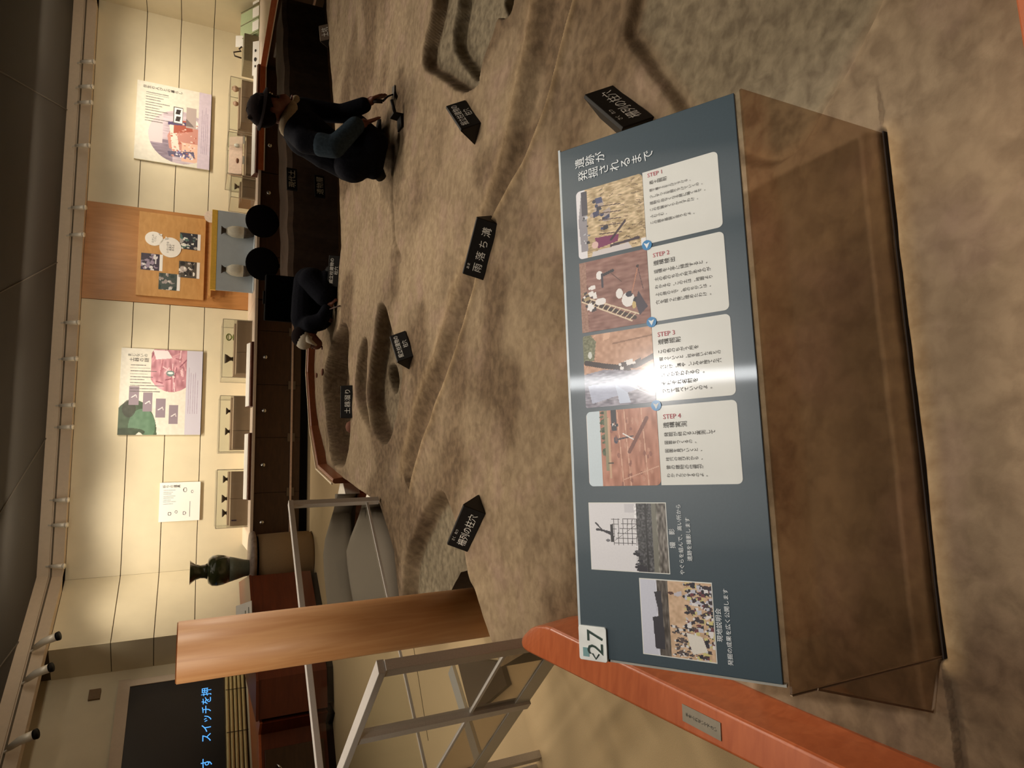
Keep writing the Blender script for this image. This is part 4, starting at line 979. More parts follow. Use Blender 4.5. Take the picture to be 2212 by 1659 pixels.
nn = lambda x, off: (x, .491 - off + .157 * (x - .453))
cap('border_rail', 'orange wooden border rail at the lower right corner of the photo, nearest the viewer', [nn(2.6, .16), nn(1.0, .16), nn(-.40, .16)], [nn(2.6, -.0), nn(1.0, -.0), nn(-.40, -.0)], zi=.46, width_in=.02)
# far left border, its shade put into a darker wood colour
fi = [(-.81, 5.28), (-.79, 6.0), (-.47, 6.44), (.05, 6.79), (.56, 6.77)]
fo = [(-.85, 5.28), (-.83, 6.03), (-.50, 6.48), (.04, 6.83), (.56, 6.81)]
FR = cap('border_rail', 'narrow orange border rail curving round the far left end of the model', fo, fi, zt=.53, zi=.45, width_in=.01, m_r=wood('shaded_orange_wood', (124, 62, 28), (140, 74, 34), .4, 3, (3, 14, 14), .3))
EDG_ = MB(); [EDG_.beam((*fo[k], .535), (*fo[k + 1], .535), .014, .010) for k in range(4)]; EDG_.build('edge_glint', mat('cream_edge_strip', (240, 222, 190), .4), FR)  # cream strip painted as the reflection along the rail top
# notice on the left rail
q4 = [Zp(*q, .5508) for q in ((1474.5, 1520), (1557.5, 1561), (1558, 1601), (1474.5, 1556))]
t = thing('rail_notice', 'small grey notice plate with vertical lettering on the left orange rail', 'notice', tuple((q4[0] + q4[2]) / 2), 0)
c_ = (q4[0] + q4[2]) / 2; ex_ = (q4[3] - q4[0] + q4[2] - q4[1]); ey_ = (q4[0] - q4[1] + q4[3] - q4[2])
ang = math.atan2(-ey_[0], ey_[1]) ; t.rotation_euler = (0, 0, ang); hw = .5 * np.linalg.norm(q4[3] - q4[0]); hh = .5 * np.linalg.norm(q4[1] - q4[0])
MB().box(-hw, hw, -hh, hh, 0, .0012).build('plate', mat('grey_notice', (150, 140, 122), .5), t)
lettering('手\nを\nふ\nれ\nな\nい\nで\n下\nさ\nい', M_ink, t, Matrix.Translation((0, 0, .0016)), height=hh * 1.6)

# ---------------------------------------------------------------- blue information panel on its clear stand
BL = Vector((-.405, .636, .802)); BE = Vector(BOARD_E).normalized(); tl_ = math.radians(30)
hz = Vector((-BE.y, BE.x, 0)); BU = hz * math.cos(tl_) + Vector((0, 0, 1)) * math.sin(tl_); BN = BE.cross(BU)
BMX = Matrix(((BE.x, BU.x, BN.x, BL.x), (BE.y, BU.y, BN.y, BL.y), (BE.z, BU.z, BN.z, BL.z), (0, 0, 0, 1)))
BW, BH = .886, .315
def loc(px, py):
    p = PL(px, py, np.array(BL), np.array(BN)) - np.array(BL); return float(p @ np.array(BE)), float(p @ np.array(BU))
IP = thing('information_panel', 'slate blue information panel with photographs, white step cards and number 27 in the foreground', 'information panel', mtx=BMX)
M_slate = mat('slate_blue_print', (62, 77, 85), .42, var=.04, scale=250, bump=0); laminate(M_slate)
M_card = mat('white_card_print', (226, 226, 218), .5, var=.015, bump=0); laminate(M_card)
M_cardink = mat('grey_card_ink', (74, 72, 72), .6, bump=0); M_pinkink = mat('pink_card_ink', (190, 92, 104), .6, bump=0)
M_bwhite = mat('white_board_ink', (236, 240, 240), .6, bump=0); M_arrow = mat('blue_arrow_disc', (46, 132, 188), .5, bump=0); laminate(M_arrow)
PB = print_mat('panel_print', .5, True)
MB().box(0, BW, 0, BH, -.008, 0).build('board', M_slate, IP, bev=.0012)
bl_, bf_ = MB(), None
MB().box(-.002, BW + .002, .0, BH + .003, -.013, -.0082).build('clear_backing', M_glass, IP)
def put(c, x, y, w_, h, rad=0): 
    return c.mesh('photograph', w_, h, PB, IP, Matrix.Translation((x, y, .0006)), rad=rad)
def rr(x0, y0, x1, y1, r, tl=1, tr=1, bl=1, br=1):
    P = []
    for (cx, cy, a0, k) in ((x1 - r, y1 - r, 0, tr), (x0 + r, y1 - r, 90, tl), (x0 + r, y0 + r, 180, bl), (x1 - r, y0 + r, 270, br)):
        if k: P += [(cx + r * math.cos(math.radians(a0 + a)), cy + r * math.sin(math.radians(a0 + a))) for a in (0, 18, 36, 54, 72, 90)]
        else: P.append((cx + r * (1 if a0 in (0, 270) else -1), cy + r * (1 if a0 in (0, 90) else -1)))
    return P
XS = [.6735, .541, .4095, .277]; XW = .1255; YP0, YP1, YC0, YC1 = .1590, .2855, .0325, .1590
WH = (240, 236, 232); DK = (44, 42, 50)
# photo of step 1: digging in dry grass
c = Cv(130, 130, (196, 172, 132)); c.noise(.22, 2, sx=1, sy=3); c.noise(.12, 6)
c.rect(0, 0, 1, .14, (232, 230, 232)); c.poly([(.1, .05), (.55, .02), (.95, .08), (.95, .16), (.1, .15)], (150, 146, 152)); c.rect(.62, .08, .98, .17, (70, 66, 78)); c.people(8, .05, .08, .6, .16, .02, [(200, 200, 206), DK, (120, 120, 128)])
for i in range(160): x, y = rng.rand() * .95, .35 + .63 * rng.rand(); c.line(x, y, x + .02 * rng.randn(), y + .05, .009, [(120, 96, 66), (214, 196, 150), (84, 66, 48), (176, 150, 110)][i % 4], .8)
c.people(9, .35, .22, .85, .42, .05, [(52, 56, 92), (66, 72, 110), (40, 40, 56), (176, 160, 150)])
c.poly([(.10, .30), (.26, .26), (.24, .62), (.14, .60)], (128, 48, 92)); c.ell(.16, .26, .05, .05, (226, 190, 180)); c.line(.18, .5, .40, .72, .03, (60, 40, 50)); c.line(.1, .5, .12, .9, .035, (64, 48, 60))
for x in (.3, .42, .5, .6, .7): c.line(x, .34, x - .04, .66, .014, (90, 70, 60))
c.poly([(0, .20), (.07, .22), (.09, .75), (0, .80)], (214, 206, 204)); c.put((c.Y > .93) & (c.X < .10), WH)
put(c, XS[0], YP0, XW, YP1 - YP0, .008)
# step 2: workers on bare brown ground
c = Cv(130, 130, (146, 104, 92)); c.noise(.10, 3, sx=1, sy=4); c.noise(.06, 8); c.rect(0, .0, 1, .10, (160, 122, 104)); c.noise(.1, 2, (0, 0, 1, .12))
c.line(.47, .04, .10, .78, .055, (66, 50, 44)); c.line(.50, .06, .14, .84, .018, (226, 206, 176)); c.line(.44, .02, .06, .74, .018, (226, 206, 176))
for t in np.linspace(.05, .95, 11): c.line(.50 - .36 * t, .06 + .78 * t, .44 - .38 * t, .02 + .72 * t, .012, (226, 206, 176))
c.people(10, .30, .04, .66, .18, .035, [WH, (60, 52, 56), WH, (170, 150, 110)]); c.ell(.40, .30, .05, .08, WH); c.ell(.36, .70, .10, .09, WH); c.ell(.46, .58, .07, .05, WH); c.ell(.43, .72, .04, .05, (52, 50, 66)); c.ell(.33, .82, .05, .05, DK); c.poly([(.45, .85), (.22, .97), (.12, .85), (.3, .8)], (70, 60, 72))
c.ell(.77, .30, .06, .05, WH); c.line(.76, .34, .80, .50, .04, DK); c.line(.78, .46, .62, .62, .012, (96, 66, 58)); c.line(.78, .34, .60, .34, .03, (56, 50, 64))
c.line(.78, .86, .44, .76, .014, (190, 130, 100)); c.line(.78, .86, .46, .92, .01, (90, 60, 60)); c.ell(.79, .86, .02, .02, (60, 40, 40)); c.ell(.27, .78, .05, .03, (206, 180, 120))
put(c, XS[1], YP0, XW, YP1 - YP0)
# step 3: curved trench
c = Cv(130, 130, (196, 152, 124)); c.noise(.10, 5); c.poly([(.62, 0), (1, 0), (1, .12), (.9, .2), (.64, .16)], (120, 122, 92)); c.noise(.16, 2, (.55, 0, 1, .2))
c.poly([(0, 0), (.46, 0), (.50, .3), (.42, 1), (0, 1)], (150, 146, 158)); c.noise(.22, 2, (0, 0, .48, 1), sx=1, sy=3); c.poly([(.05, .1), (.3, .05), (.34, .6), (.2, .8)], (196, 204, 226), .8)
for a_, b_ in zip(((.62, .04), (.55, .3), (.50, .55), (.52, .8)), ((.55, .3), (.50, .55), (.52, .8), (.60, 1.))): c.line(*a_, *b_, .07, (58, 44, 42))
c.line(.84, .45, .88, 1, .02, (150, 110, 84)); c.people(5, .48, .48, .56, .90, .04, [WH, WH, DK, (84, 70, 66)]); c.poly([(.9, .3), (1, .32), (1, .42), (.92, .4)], (224, 180, 150)); c.ell(.72, .10, .05, .03, (214, 216, 206))
c.poly([(.02, .5), (.28, .45), (.16, .62), (.02, .66)], (204, 214, 234)); c.line(.1, .95, .3, .55, .012, WH)
put(c, XS[2], YP0, XW, YP1 - YP0, .004)
# step 4: measured site under a pale sky
c = Cv(130, 130, (186, 128, 104)); c.noise(.12, 4, sx=3, sy=1); c.rect(0, 0, 1, .20, (206, 220, 226)); c.rect(0, .0, 1, .005, WH)
c.people(14, .40, .20, .98, .24, .035, [(70, 88, 58), (56, 72, 50), (90, 104, 76)]); c.rect(.2, .26, 1, .31, (150, 142, 112)); c.rect(.1, .31, .9, .335, (206, 168, 136)); c.rect(.72, .36, 1, .44, (56, 54, 60))
for y in (.50, .60, .84): c.line(.0, y, 1, y - .05, .012, (222, 178, 152))
c.line(.86, .86, .44, .60, .05, (112, 66, 56), .8); c.line(.6, .4, .64, .66, .02, (70, 60, 70)); c.line(.60, .66, .68, .52, .016, WH); c.ell(.60, .42, .05, .03, (66, 66, 84)); c.people(4, .78, .36, .84, .42, .02, [DK, WH])
for i in range(30): x, y = rng.rand(), .36 + .6 * rng.rand(); c.ell(x, y, .02 + .03 * rng.rand(), .01 + .012 * rng.rand(), [(140, 88, 74), (206, 156, 132)][i % 2], .7)
c.line(.08, .5, .24, .98, .012, (216, 170, 146)); c.line(.3, .3, .3, .36, .02, (60, 60, 50))
put(c, XS[3], YP0, XW, YP1 - YP0, .008)
# black-and-white photos
c = Cv(110, 130, (226, 224, 226)); c.rect(0, .63, 1, .82, (74, 74, 76)); c.noise(.25, 2, (0, .6, 1, .82)); c.rect(0, .82, 1, .90, (122, 120, 108)); c.rect(0, .895, 1, 1, (104, 98, 90)); c.noise(.3, 2, (0, .88, 1, 1), sx=3, sy=1); c.rect(0, .74, 1, .76, (40, 40, 42))
for x in np.linspace(.40, .76, 6): c.line(x, .30, x + .01, .66, .008, (70, 66, 66))
for y in np.linspace(.32, .62, 6): c.line(.38, y, .77, y + .01, .008, (70, 66, 66))
c.line(.43, .32, .70, .64, .006, (90, 86, 86)); c.rect(.42, .28, .68, .315, (48, 46, 48)); c.line(.56, .28, .60, .12, .03, DK); c.line(.60, .16, .70, .08, .022, DK); c.ell(.60, .10, .022, .024, DK); c.line(.53, .28, .57, .2, .02, DK); c.ell(.44, .24, .02, .03, (110, 110, 116))
c.people(10, .02, .58, .30, .64, .03, [DK, (90, 90, 94)]); c.rect(.86, .48, .99, .6, (206, 204, 208)); c.rect(.40, .56, .74, .57, DK)
put(c, .1418, .1548, .107, .1330)
c = Cv(120, 120, (206, 208, 220)); c.rect(0, .24, 1, .40, (92, 84, 76)); c.noise(.2, 2, (0, .22, 1, .42), sx=4, sy=1); c.poly([(.08, .18), (.50, .16), (.52, .26), (.84, .20), (.86, .30), (.08, .32)], (54, 52, 58)); c.rect(0, .40, 1, 1, (206, 174, 142)); c.noise(.10, 4, (0, .4, 1, 1))
c.people(20, .80, .50, 1, .95, .03, [(196, 190, 196), DK, (90, 76, 76), (214, 190, 130)]); c.people(150, .0, .62, .98, .98, .028, [DK, (70, 58, 60), (226, 222, 220), (110, 60, 66), (196, 196, 206), (206, 196, 130), (60, 52, 58)]); c.people(60, 0, .42, .42, .72, .02, [DK, (220, 216, 212), (92, 80, 78)])
c.poly([(.06, .70), (.34, .62), (.30, .84), (.12, .90)], (226, 220, 208)); c.ell(.84, .44, .02, .04, (90, 60, 50))
put(c, .018, .0910, .1125, .1130)
m_ = MB(); 
for (x0, y0, x1, y1) in ((.1405, .1533, .2502, .2893), (.0165, .0895, .1320, .2055)): m_ = MB(); m_.prism(rr(x0, y0, x1, y1, .0003), 0, .0003, 'z'); m_.build('photo_border', M_card, IP)
# step cards with vertical text
def vtext(s, a, b, mt, parent, h=None, ls=1.02):
    (xa, ya), (xb, yb) = loc(*a), loc(*b)
    L_ = math.hypot(xa - xb, ya - yb); o = lettering('\n'.join(s), mt, parent, Matrix.Translation(((xa + xb) / 2, (ya + yb) / 2, .0014)), height=L_); return o
def stepcard(i, title, head, cols, pts_title, pts_head, pts_cols):
    x0 = XS[i]; x1 = x0 + XW + .0
    cd_ = MB().prism(rr(x0, YC0, x1, YC1 - .0004, .008, 0, 0, 1, 1), 0, .0005, 'z').build('step_card', M_card, IP)
    (xa, ya), (xb, yb) = loc(*pts_title[0]), loc(*pts_title[1])
    lettering(title, M_pinkink, cd_, Matrix.Translation(((xa + xb) / 2, (ya + yb) / 2, .0014)) @ Matrix.Rotation(-PI / 2, 4, 'Z'), width=abs(ya - yb))
    vtext(head, *pts_head, M_cardink, cd_)
    for s, (a, b) in zip(cols, pts_cols): vtext(s, a, b, M_cardink, cd_)
    return cd_
def cols_between(first, last, n, lens):
    out = []
    for k in range(n):
        t = k / (n - 1); a = (first[0][0] + (last[0][0] - first[0][0]) * t, first[0][1] + (last[0][1] - first[0][1]) * t)
        d = (first[1][0] - first[0][0], first[1][1] - first[0][1]); d = (d[0], d[1] * (1 - t) + (last[1][1] - last[0][1]) / max(1, last[1][0] - last[0][0]) * d[0] * t)
        out.append((a, (a[0] + d[0] * lens[k], a[1] + d[1] * lens[k])))
    return out
# photo 1 card: columns run top to bottom, right to left
stepcard(0, 'STEP 1', '表土掘削', ['機で覆う土を上げて下げる。', '少しずつ土を掘り下げていくの。', '遺物の出なくなる層に届くまで、', 'この作業をくりかえすわけ。', 'ふむふむ、', 'この面を基盤と言うのよ。'],
         ((1399, 381), (1430, 370)), ((1403, 396), (1440, 385)), cols_between(((1403, 413), (1492, 387)), ((1406, 483), (1492, 460)), 6, (1, 1.28, 1.34, 1.16, .40, 1.06)))
stepcard(1, 'STEP 2', '遺構検出', ['遺構を上手に掃除すると、', '土の色のちがう所があるのが', 'わかるの。この土は、地面より', '上の層の土で、色のちがいは、', '穴を掘った後に埋めたわけ。'],
         ((1411, 554), (1446, 543)), ((1412, 569), (1458, 560)), cols_between(((1413, 587), (1528, 565)), ((1417, 653), (1533, 634)), 5, (1, 1.05, 1.08, 1.04, 1.04)))
stepcard(2, 'STEP 3', '遺構掘削', ['この色のちがう所を', '掘っていくと、柱を抜いたあとの', '穴だけ。溝や、ごみを捨てた穴', 'なんかがわかるの。', 'それぞれ名前を', 'つけて調べていくのよ。'],
         ((1421, 724), (1458, 717)), ((1422, 740), (1470, 732)), cols_between(((1423, 762), (1508, 747)), ((1432, 846), (1525, 835)), 6, (1, 1.55, 1.55, 1.1, .9, 1.25)))
stepcard(3, 'STEP 4', '遺構実測', ['発掘が終わると実測して', '図面をつくるの。', '図面を見ていくと、', '柱穴の並び方から、', '昔の建物の位置が', 'わかったりするのよ。'],
         ((1433, 902), (1471, 896)), ((1433, 919), (1484, 915)), cols_between(((1435, 938), (1545, 933)), ((1441, 1028), (1530, 1024)), 6, (1, .62, .72, .72, .72, .80)))
for q in ((1398, 530), (1408, 696), (1418, 876)):
    x, y = loc(*q); a_ = MB().prism([(x + .0085 * math.cos(t), y + .0085 * math.sin(t)) for t in np.linspace(0, 2 * PI, 32)[:-1]], 0, .0016, 'z').build('arrow_disc', M_arrow, IP)
    MB().prism([(x - .0058, y), (x + .0042, y + .0052), (x + .0020, y), (x + .0042, y - .0052)], .0016, .0019, 'z').build('arrow', M_bwhite, a_)
vtext('遺跡が', (1243, 357), (1306, 336), M_bwhite, IP); vtext('発掘されるまで', (1250, 389), (1410, 327), M_bwhite, IP)
def htext(s, a, b, hmul=1):
    (xa, ya), (xb, yb) = loc(*a), loc(*b); lettering(s, M_bwhite, IP, Matrix.Translation(((xa + xb) / 2, (ya + yb) / 2, .0012)), width=abs(xb - xa))
htext('撮　影', (1454, 1184), (1451, 1142)); htext('やぐらを組んで、高い所から', (1474, 1241), (1466, 1090)); htext('遺跡を撮影します', (1490, 1212), (1486, 1118))
htext('現地説明会', (1556, 1386), (1551, 1314)); htext('発掘の成果を広く公開します', (1578, 1437), (1568, 1272))
# number plate 27
x0, y0 = -.0045, .2665; pl_ = MB().prism(rr(x0, y0, x0 + .0545, y0 + .0505, .004), -.006, .004, 'z').build('number_plate', mat('glossy_white_plate', (240, 242, 236), .25, bump=0), IP, bev=.0008)
M_gink = mat('dark_green_ink', (38, 62, 52), .5, bump=0)
lettering('27', M_gink, pl_, Matrix.Translation((x0 + .0300, y0 + .0205, .0046)), height=.0285, name='number')
o = MB().box(x0 + .006, x0 + .020, y0 + .032, y0 + .043, .0042, .0046).build('handset_icon', mat('teal_icon', (120, 160, 160), .5, bump=0), pl_)
MB().tube([(x0 + .012, y0 + .026, .0044), (x0 + .004, y0 + .020, .0044), (x0 + .012, y0 + .014, .0044)], .0012, 6).build('handset_cord', M_gink, pl_)
# clear stand: vertical front sheet down to the soil, gussets, rear leg
GL, GR_ = Vector((-.418, .628, .442)), Vector((.480, .763, .442))
ST = thing('acrylic_stand', 'clear acrylic stand under the slate blue panel, set in a slot in the soil', 'stand', tuple(GL), math.atan2(BE.y, BE.x))
MB().box(0, .906, -.0, .004, 0, .350).build('front_sheet', M_acryl, ST)
MB().box(-.002, .908, -.003, -.0005, -.004, .007).build('base_channel', mat('dark_slot_channel', (34, 24, 18), .8), ST)
g_ = MB(); g_.add([(0, .0, .30), (0, 0, .01), (-.090, .022, .01), (0, .004, .30), (0, .004, .01), (-.090, .026, .01)], [(0, 1, 2), (3, 5, 4), (0, 2, 5, 3), (1, 4, 5, 2), (0, 3, 4, 1)]); g_.build('gusset', M_acryl, ST)
e_m = mat('acrylic_edge_light', (206, 214, 216), .2, .1)
m_ = MB(); m_.beam((0, .002, 0), (0, .002, .35), .003, .004); m_.build('polished_edge', mat('acrylic_edge_brown', (150, 126, 100), .3), ST)
MB().beam((0, .0, .3), (-.09, .024, .01), .003, .003).build('gusset_edge', mat('acrylic_edge_brown', (150, 126, 100), .3), ST)
EDG = MB(); EDG.box(-.004, BW + .004, BH + .0, BH + .004, -.013, -.001); EDG.build('top_edge', e_m, IP)
MB().box(-.004, -.0, -.004, BH + .004, -.013, -.003).build('left_edge', mat('acrylic_edge_side', (170, 168, 158), .3), IP)

# ---------------------------------------------------------------- steel guards with glass
def guard(name, label, pts, posts, zt, zb, bars, wt=.04, ht=.03, glass_to=None, dark=None):
    t = thing(name, label, 'railing', (0, 0, 0), 0, 'grey steel guards left of the excavation model')
    a, b = Vector((*pts[0], 0)), Vector((*pts[1], 0)); d = (b - a).normalized()
    MB().beam(a + Vector((0, 0, zt)) - d * .017, b + Vector((0, 0, zt)), wt, ht).build('top_rail', M_steel, t, bev=.002)
    for k, (pp, z0, w_) in enumerate(posts):
        p = a + d * pp; MB().beam((p.x, p.y, z0), (p.x, p.y, zt - ht / 2), .035, w_, up=tuple(d)).build('post', M_steel, t, bev=.001)
    for (z, w_, h_, mt) in bars: MB().beam(a + Vector((0, 0, z)), b + Vector((0, 0, z)), w_, h_).build('lower_rail', mt, t, bev=.0015)
    n = Vector((-d.y, d.x, 0)) * .003
    g = MB(); z0, z1 = glass_to; p = a + d * .03; q = b - d * .02
    g.add([p - n + Vector((0, 0, z0)), q - n + Vector((0, 0, z0)), q - n + Vector((0, 0, z1)), p - n + Vector((0, 0, z1)), p + n + Vector((0, 0, z0)), q + n + Vector((0, 0, z0)), q + n + Vector((0, 0, z1)), p + n + Vector((0, 0, z1))],
          [(0, 1, 2, 3), (7, 6, 5, 4), (0, 4, 5, 1), (2, 6, 7, 3), (0, 3, 7, 4), (1, 5, 6, 2)])
    g.build('glass_pane', M_glass, t)
    if dark:
        g = MB(); g.beam(p + Vector((0, 0, sum(dark) / 2)), q + Vector((0, 0, sum(dark) / 2)), .006, dark[1] - dark[0]); g.build('smoked_pane', glass('smoked_glass', (.68, .64, .58), .1, .1), t)
    return t
A_ = zat(820, 1440, np.array([-.902, 1.988])); R1 = Zp(737, 1659, 1.0)
dv = (R1 - Zp(820, 1440, 1.0))[:2]; dv /= np.linalg.norm(dv)
pa = np.array([-.905, 1.985]); 
guard('near_guard', 'near grey steel guard with glass, starting at the rounded end of the left orange rail', [tuple(pa), tuple(pa + dv * 1.7)], [(0, .30, .045), (.49, .30, .045), (1.15, 0, .045)], 1.0, .0,
      [(.555, .012, .012, M_steel), (.335, .012, .065, M_brushed)], .045, .024, (.565, .985), dark=(.37, .55))
F_ = Zp(628, 1090, 1.0)[:2]; F2 = Zp(690, 1659, 1.0)[:2]; dF = (F2 - F_) / np.linalg.norm(F2 - F_)
guard('far_guard', 'far grey steel guard running behind the wooden column to the left edge of the photo', [tuple(F_), tuple(F2 + dF * .4)], [(0, .46, .034), (1.75, 0, .034)], 1.0, .5, [(.535, .012, .014, M_steel)], .045, .028, (.55, .985))
fl = [Zp(975, 1444, .01), Zp(1040, 1659, .01)]
t = thing('floor_trim', 'brushed metal trim strip on the carpet behind the near guard', 'trim strip', (0, 0, 0))
MB().beam(tuple(fl[0]), tuple(fl[1]), .10, .02).build('strip', M_brushed, t)
MB().beam(tuple(Zp(893, 1395, .001)), tuple(Zp(925, 1600, .001)), .006, .003).build('carpet_seam', mat('dark_seam', (92, 76, 56), .9), FLOOR)

# ---------------------------------------------------------------- beech column
t = thing('wooden_column', 'tall half-round beech veneered column with flat top beside the grey pit', 'column', (-1.075, 2.78, 0), .42)
P = [(.113 * math.cos(a), .113 * math.sin(a)) for a in np.linspace(PI, 2 * PI, 25)] 
MB().prism(P, 0, 1.575, 'z', True).build('curved_shell', M_beech, t)
MB().box(.0-.113, .113, .001, .05, 0, 1.575).build('back_board', M_redbrown, t)
MB().prism([(p[0] * .97, p[1] * .97) for p in P], 1.575, 1.579, 'z').build('top_cap', mat('beech_end', (178, 122, 76), .5), t)

# ---------------------------------------------------------------- grey pointed benches behind the guard
M_felt = mat('grey_bench_felt', (118, 108, 94), .95, var=.06, scale=300, bump=.3)
def bench(label, st, zt_, tip, ext):
    t = thing('pointed_bench', label, 'bench', (0, 0, 0), 0, 'grey pointed benches behind the far guard')
    vs = []; n = 9; base = []
    for (py, p0_, p1_) in st:
        T_ = Zp(p0_, py, zt_); F_ = Zp(p1_, py, zt_ - .14)
        for k in range(n):
            u = k / (n - 1); q = T_ * (1 - u) + F_ * u; wd = np.linalg.norm((F_ - T_)[:2])
            vs.append((q[0], q[1], zt_ - .14 * u ** 1.6 + min(.03, wd * .10) * math.sin(PI * u) ** .8))
        vs.append((F_[0], F_[1], zt_ - .18)); vs.append((T_[0], T_[1], zt_ - .18)); base.append((T_, F_))
    N_ = n + 2; R_ = len(st)
    fs = [(i * N_ + k, (i + 1) * N_ + k, (i + 1) * N_ + (k + 1) % N_, i * N_ + (k + 1) % N_) for i in range(R_ - 1) for k in range(N_)]
    fs += [tuple(range(N_)), tuple((R_ - 1) * N_ + k for k in range(N_))[::-1]]
    m = MB(); m.add(vs, fs, True); m.build('padded_top', M_felt, t)
    c_ = base[0][0] * .5 + base[0][1] * .5; d_ = base[1][0] * .5 + base[1][1] * .5; e = (c_ - d_) / np.linalg.norm(c_ - d_) * ext
    poly = [(p[1][0], p[1][1]) for p in base[::-1]] + [(base[0][1][0] + e[0], base[0][1][1] + e[1]), (base[0][0][0] + e[0], base[0][0][1] + e[1])] + [(p[0][0], p[0][1]) for p in base]
    MB().prism(poly, .0, zt_ - .16, 'z').build('wooden_base', M_redbrown, t)
    (q0, q1, q2) = tip; a_, b_, c_ = Zp(*q0, zt_), Zp(*q1, zt_), Zp(*q2, zt_)
    m = MB(); m.add([tuple(a_), tuple(b_), tuple(c_)] + [(p[0], p[1], zt_ - .12) for p in (a_, b_, c_)], [(0, 1, 2), (5, 4, 3), (0, 3, 4, 1), (1, 4, 5, 2), (2, 5, 3, 0)])
    m.build('white_tip', mat('bright_white_tip', (250, 240, 222), .5), t, label='bright white pointed tip'); return t
bench('grey padded bench tapering to a white tip, upper one of the two', [(1067, 731, 745), (1080, 727, 750), (1100, 721, 752), (1130, 712, 754), (1165, 702, 755), (1200, 698, 755), (1240, 700, 756), (1290, 705, 760), (1330, 710, 766)], .42, ((738, 1028), (730, 1067), (746, 1067)), .12)
bench('grey padded bench tapering to a white tip, lower one of the two', [(1079, 788, 802), (1090, 782, 818), (1120, 773, 830), (1160, 757, 842), (1190, 748, 850), (1220, 750, 854), (1270, 757, 858), (1330, 768, 862)], .44, ((796, 1055), (789, 1079), (801, 1079)), .10)

# ---------------------------------------------------------------- black box behind the kneeling figure
t = thing('equipment_box', 'plain black box standing behind the kneeling dark figure', 'box', (.71, 6.28, .43), -.03)
MB().box(-.21, .21, 0, .10, 0, .565).build('case', mat('matt_black', (8, 7, 8), .9, spec=.05), t, bev=.01)
MB().beam((-.06, .05, .57), (.06, .05, .57), .02, .02).build('handle', M_black, t)

# ---------------------------------------------------------------- the two life-size figures
def figure_mesh(name, J, E_, R_, m, parent, root, sub=2, vox=.0085):
    g = MB()
    def rr_(k): r = R_[k]; return r if isinstance(r, tuple) else (r, r)
    for k in J:
        r = rr_(k); g.ell(J[k], (r[0], r[1], (r[0] + r[1]) / 2), 16, 10)
    for a, b in E_:
        ra, rb = sum(rr_(a)) / 2, sum(rr_(b)) / 2; A_, B_ = Vector(J[a]), Vector(J[b])
        if (B_ - A_).length < 1e-4: continue
        g.tube([A_.lerp(B_, t) for t in (0, .25, .5, .75, 1)], [ra + (rb - ra) * t for t in (0, .25, .5, .75, 1)], 16)
    me = bpy.data.meshes.new(name); me.from_pydata(g.v, [], g.f); me.materials.append(m)
    o = bpy.data.objects.new(name, me); COL.objects.link(o)
    r = o.modifiers.new('remesh', 'REMESH'); r.mode = 'VOXEL'; r.voxel_size = vox; r.use_smooth_shade = True
    s_ = o.modifiers.new('smooth', 'SMOOTH'); s_.factor = .6; s_.iterations = 3 if vox < .006 else 8
    dg = bpy.context.evaluated_depsgraph_get(); me2 = bpy.data.meshes.new_from_object(o.evaluated_get(dg)); bpy.data.objects.remove(o)
    me2.materials.clear(); me2.materials.append(m)
    me2.polygons.foreach_set('use_smooth', np.ones(len(me2.polygons), bool)); me2.update()
    return link(name, me2, parent)
M_skin = mat('figure_skin', (116, 70, 52), .6, var=.08, scale=30); M_navy = mat('dark_navy_cloth', (16, 17, 24), .95, var=.25, scale=60, bump=.4, spec=.08)
M_denim = mat('grey_blue_cloth', (50, 62, 72), .95, var=.2, scale=60, bump=.4, spec=.1); M_hat = mat('dark_brown_hat', (24, 15, 14), .95, var=.2, scale=60, bump=.3, spec=.1)
M_towel = mat('khaki_towel', (150, 132, 106), .95, var=.12, scale=120, bump=.4); M_glove = mat('dark_glove', (36, 26, 22), .8, var=.2)
def hand(J, E_, R_, key, wrist, dirv, side, curl, k=1.0):
    """palm, four curled fingers and a thumb, rooted in the wrist vertex"""
    d = Vector(dirv).normalized(); s_ = Vector(side).normalized(); s_ = (s_ - d * s_.dot(d)).normalized(); n = Vector(curl).normalized()
    p = Vector(J[wrist]); pm = p + d * .055 * k; J[key + 'palm'] = tuple(pm); R_[key + 'palm'] = (.030 * k, .018 * k); E_.append((wrist, key + 'palm'))
    for i, L_ in enumerate((.030, .036, .034, .026)):
        o_ = (i - 1.5) * .019 * k; b = pm + d * .026 * k + s_ * o_; m1 = b + d * L_ * k + n * .006; m2 = m1 + d * L_ * .4 * k + n * L_ * .7 * k
        for q, (v, r) in enumerate(((b, .0095), (m1, .0085), (m2, .0075))): J[f'{key}f{i}{q}'] = tuple(v); R_[f'{key}f{i}{q}'] = (r * k, r * k)
        E_ += [(key + 'palm', f'{key}f{i}0'), (f'{key}f{i}0', f'{key}f{i}1'), (f'{key}f{i}1', f'{key}f{i}2')]
    b = pm - d * .01 + s_ * .030 * k; t1 = b + d * .02 * k + s_ * .018 * k + n * .012; t2 = t1 + d * .022 * k + n * .012
    for q, (v, r) in enumerate(((t1, .010), (t2, .0085))): J[f'{key}t{q}'] = tuple(v); R_[f'{key}t{q}'] = (r * k, r * k)
    E_ += [(key + 'palm', f'{key}t0'), (f'{key}t0', f'{key}t1')]
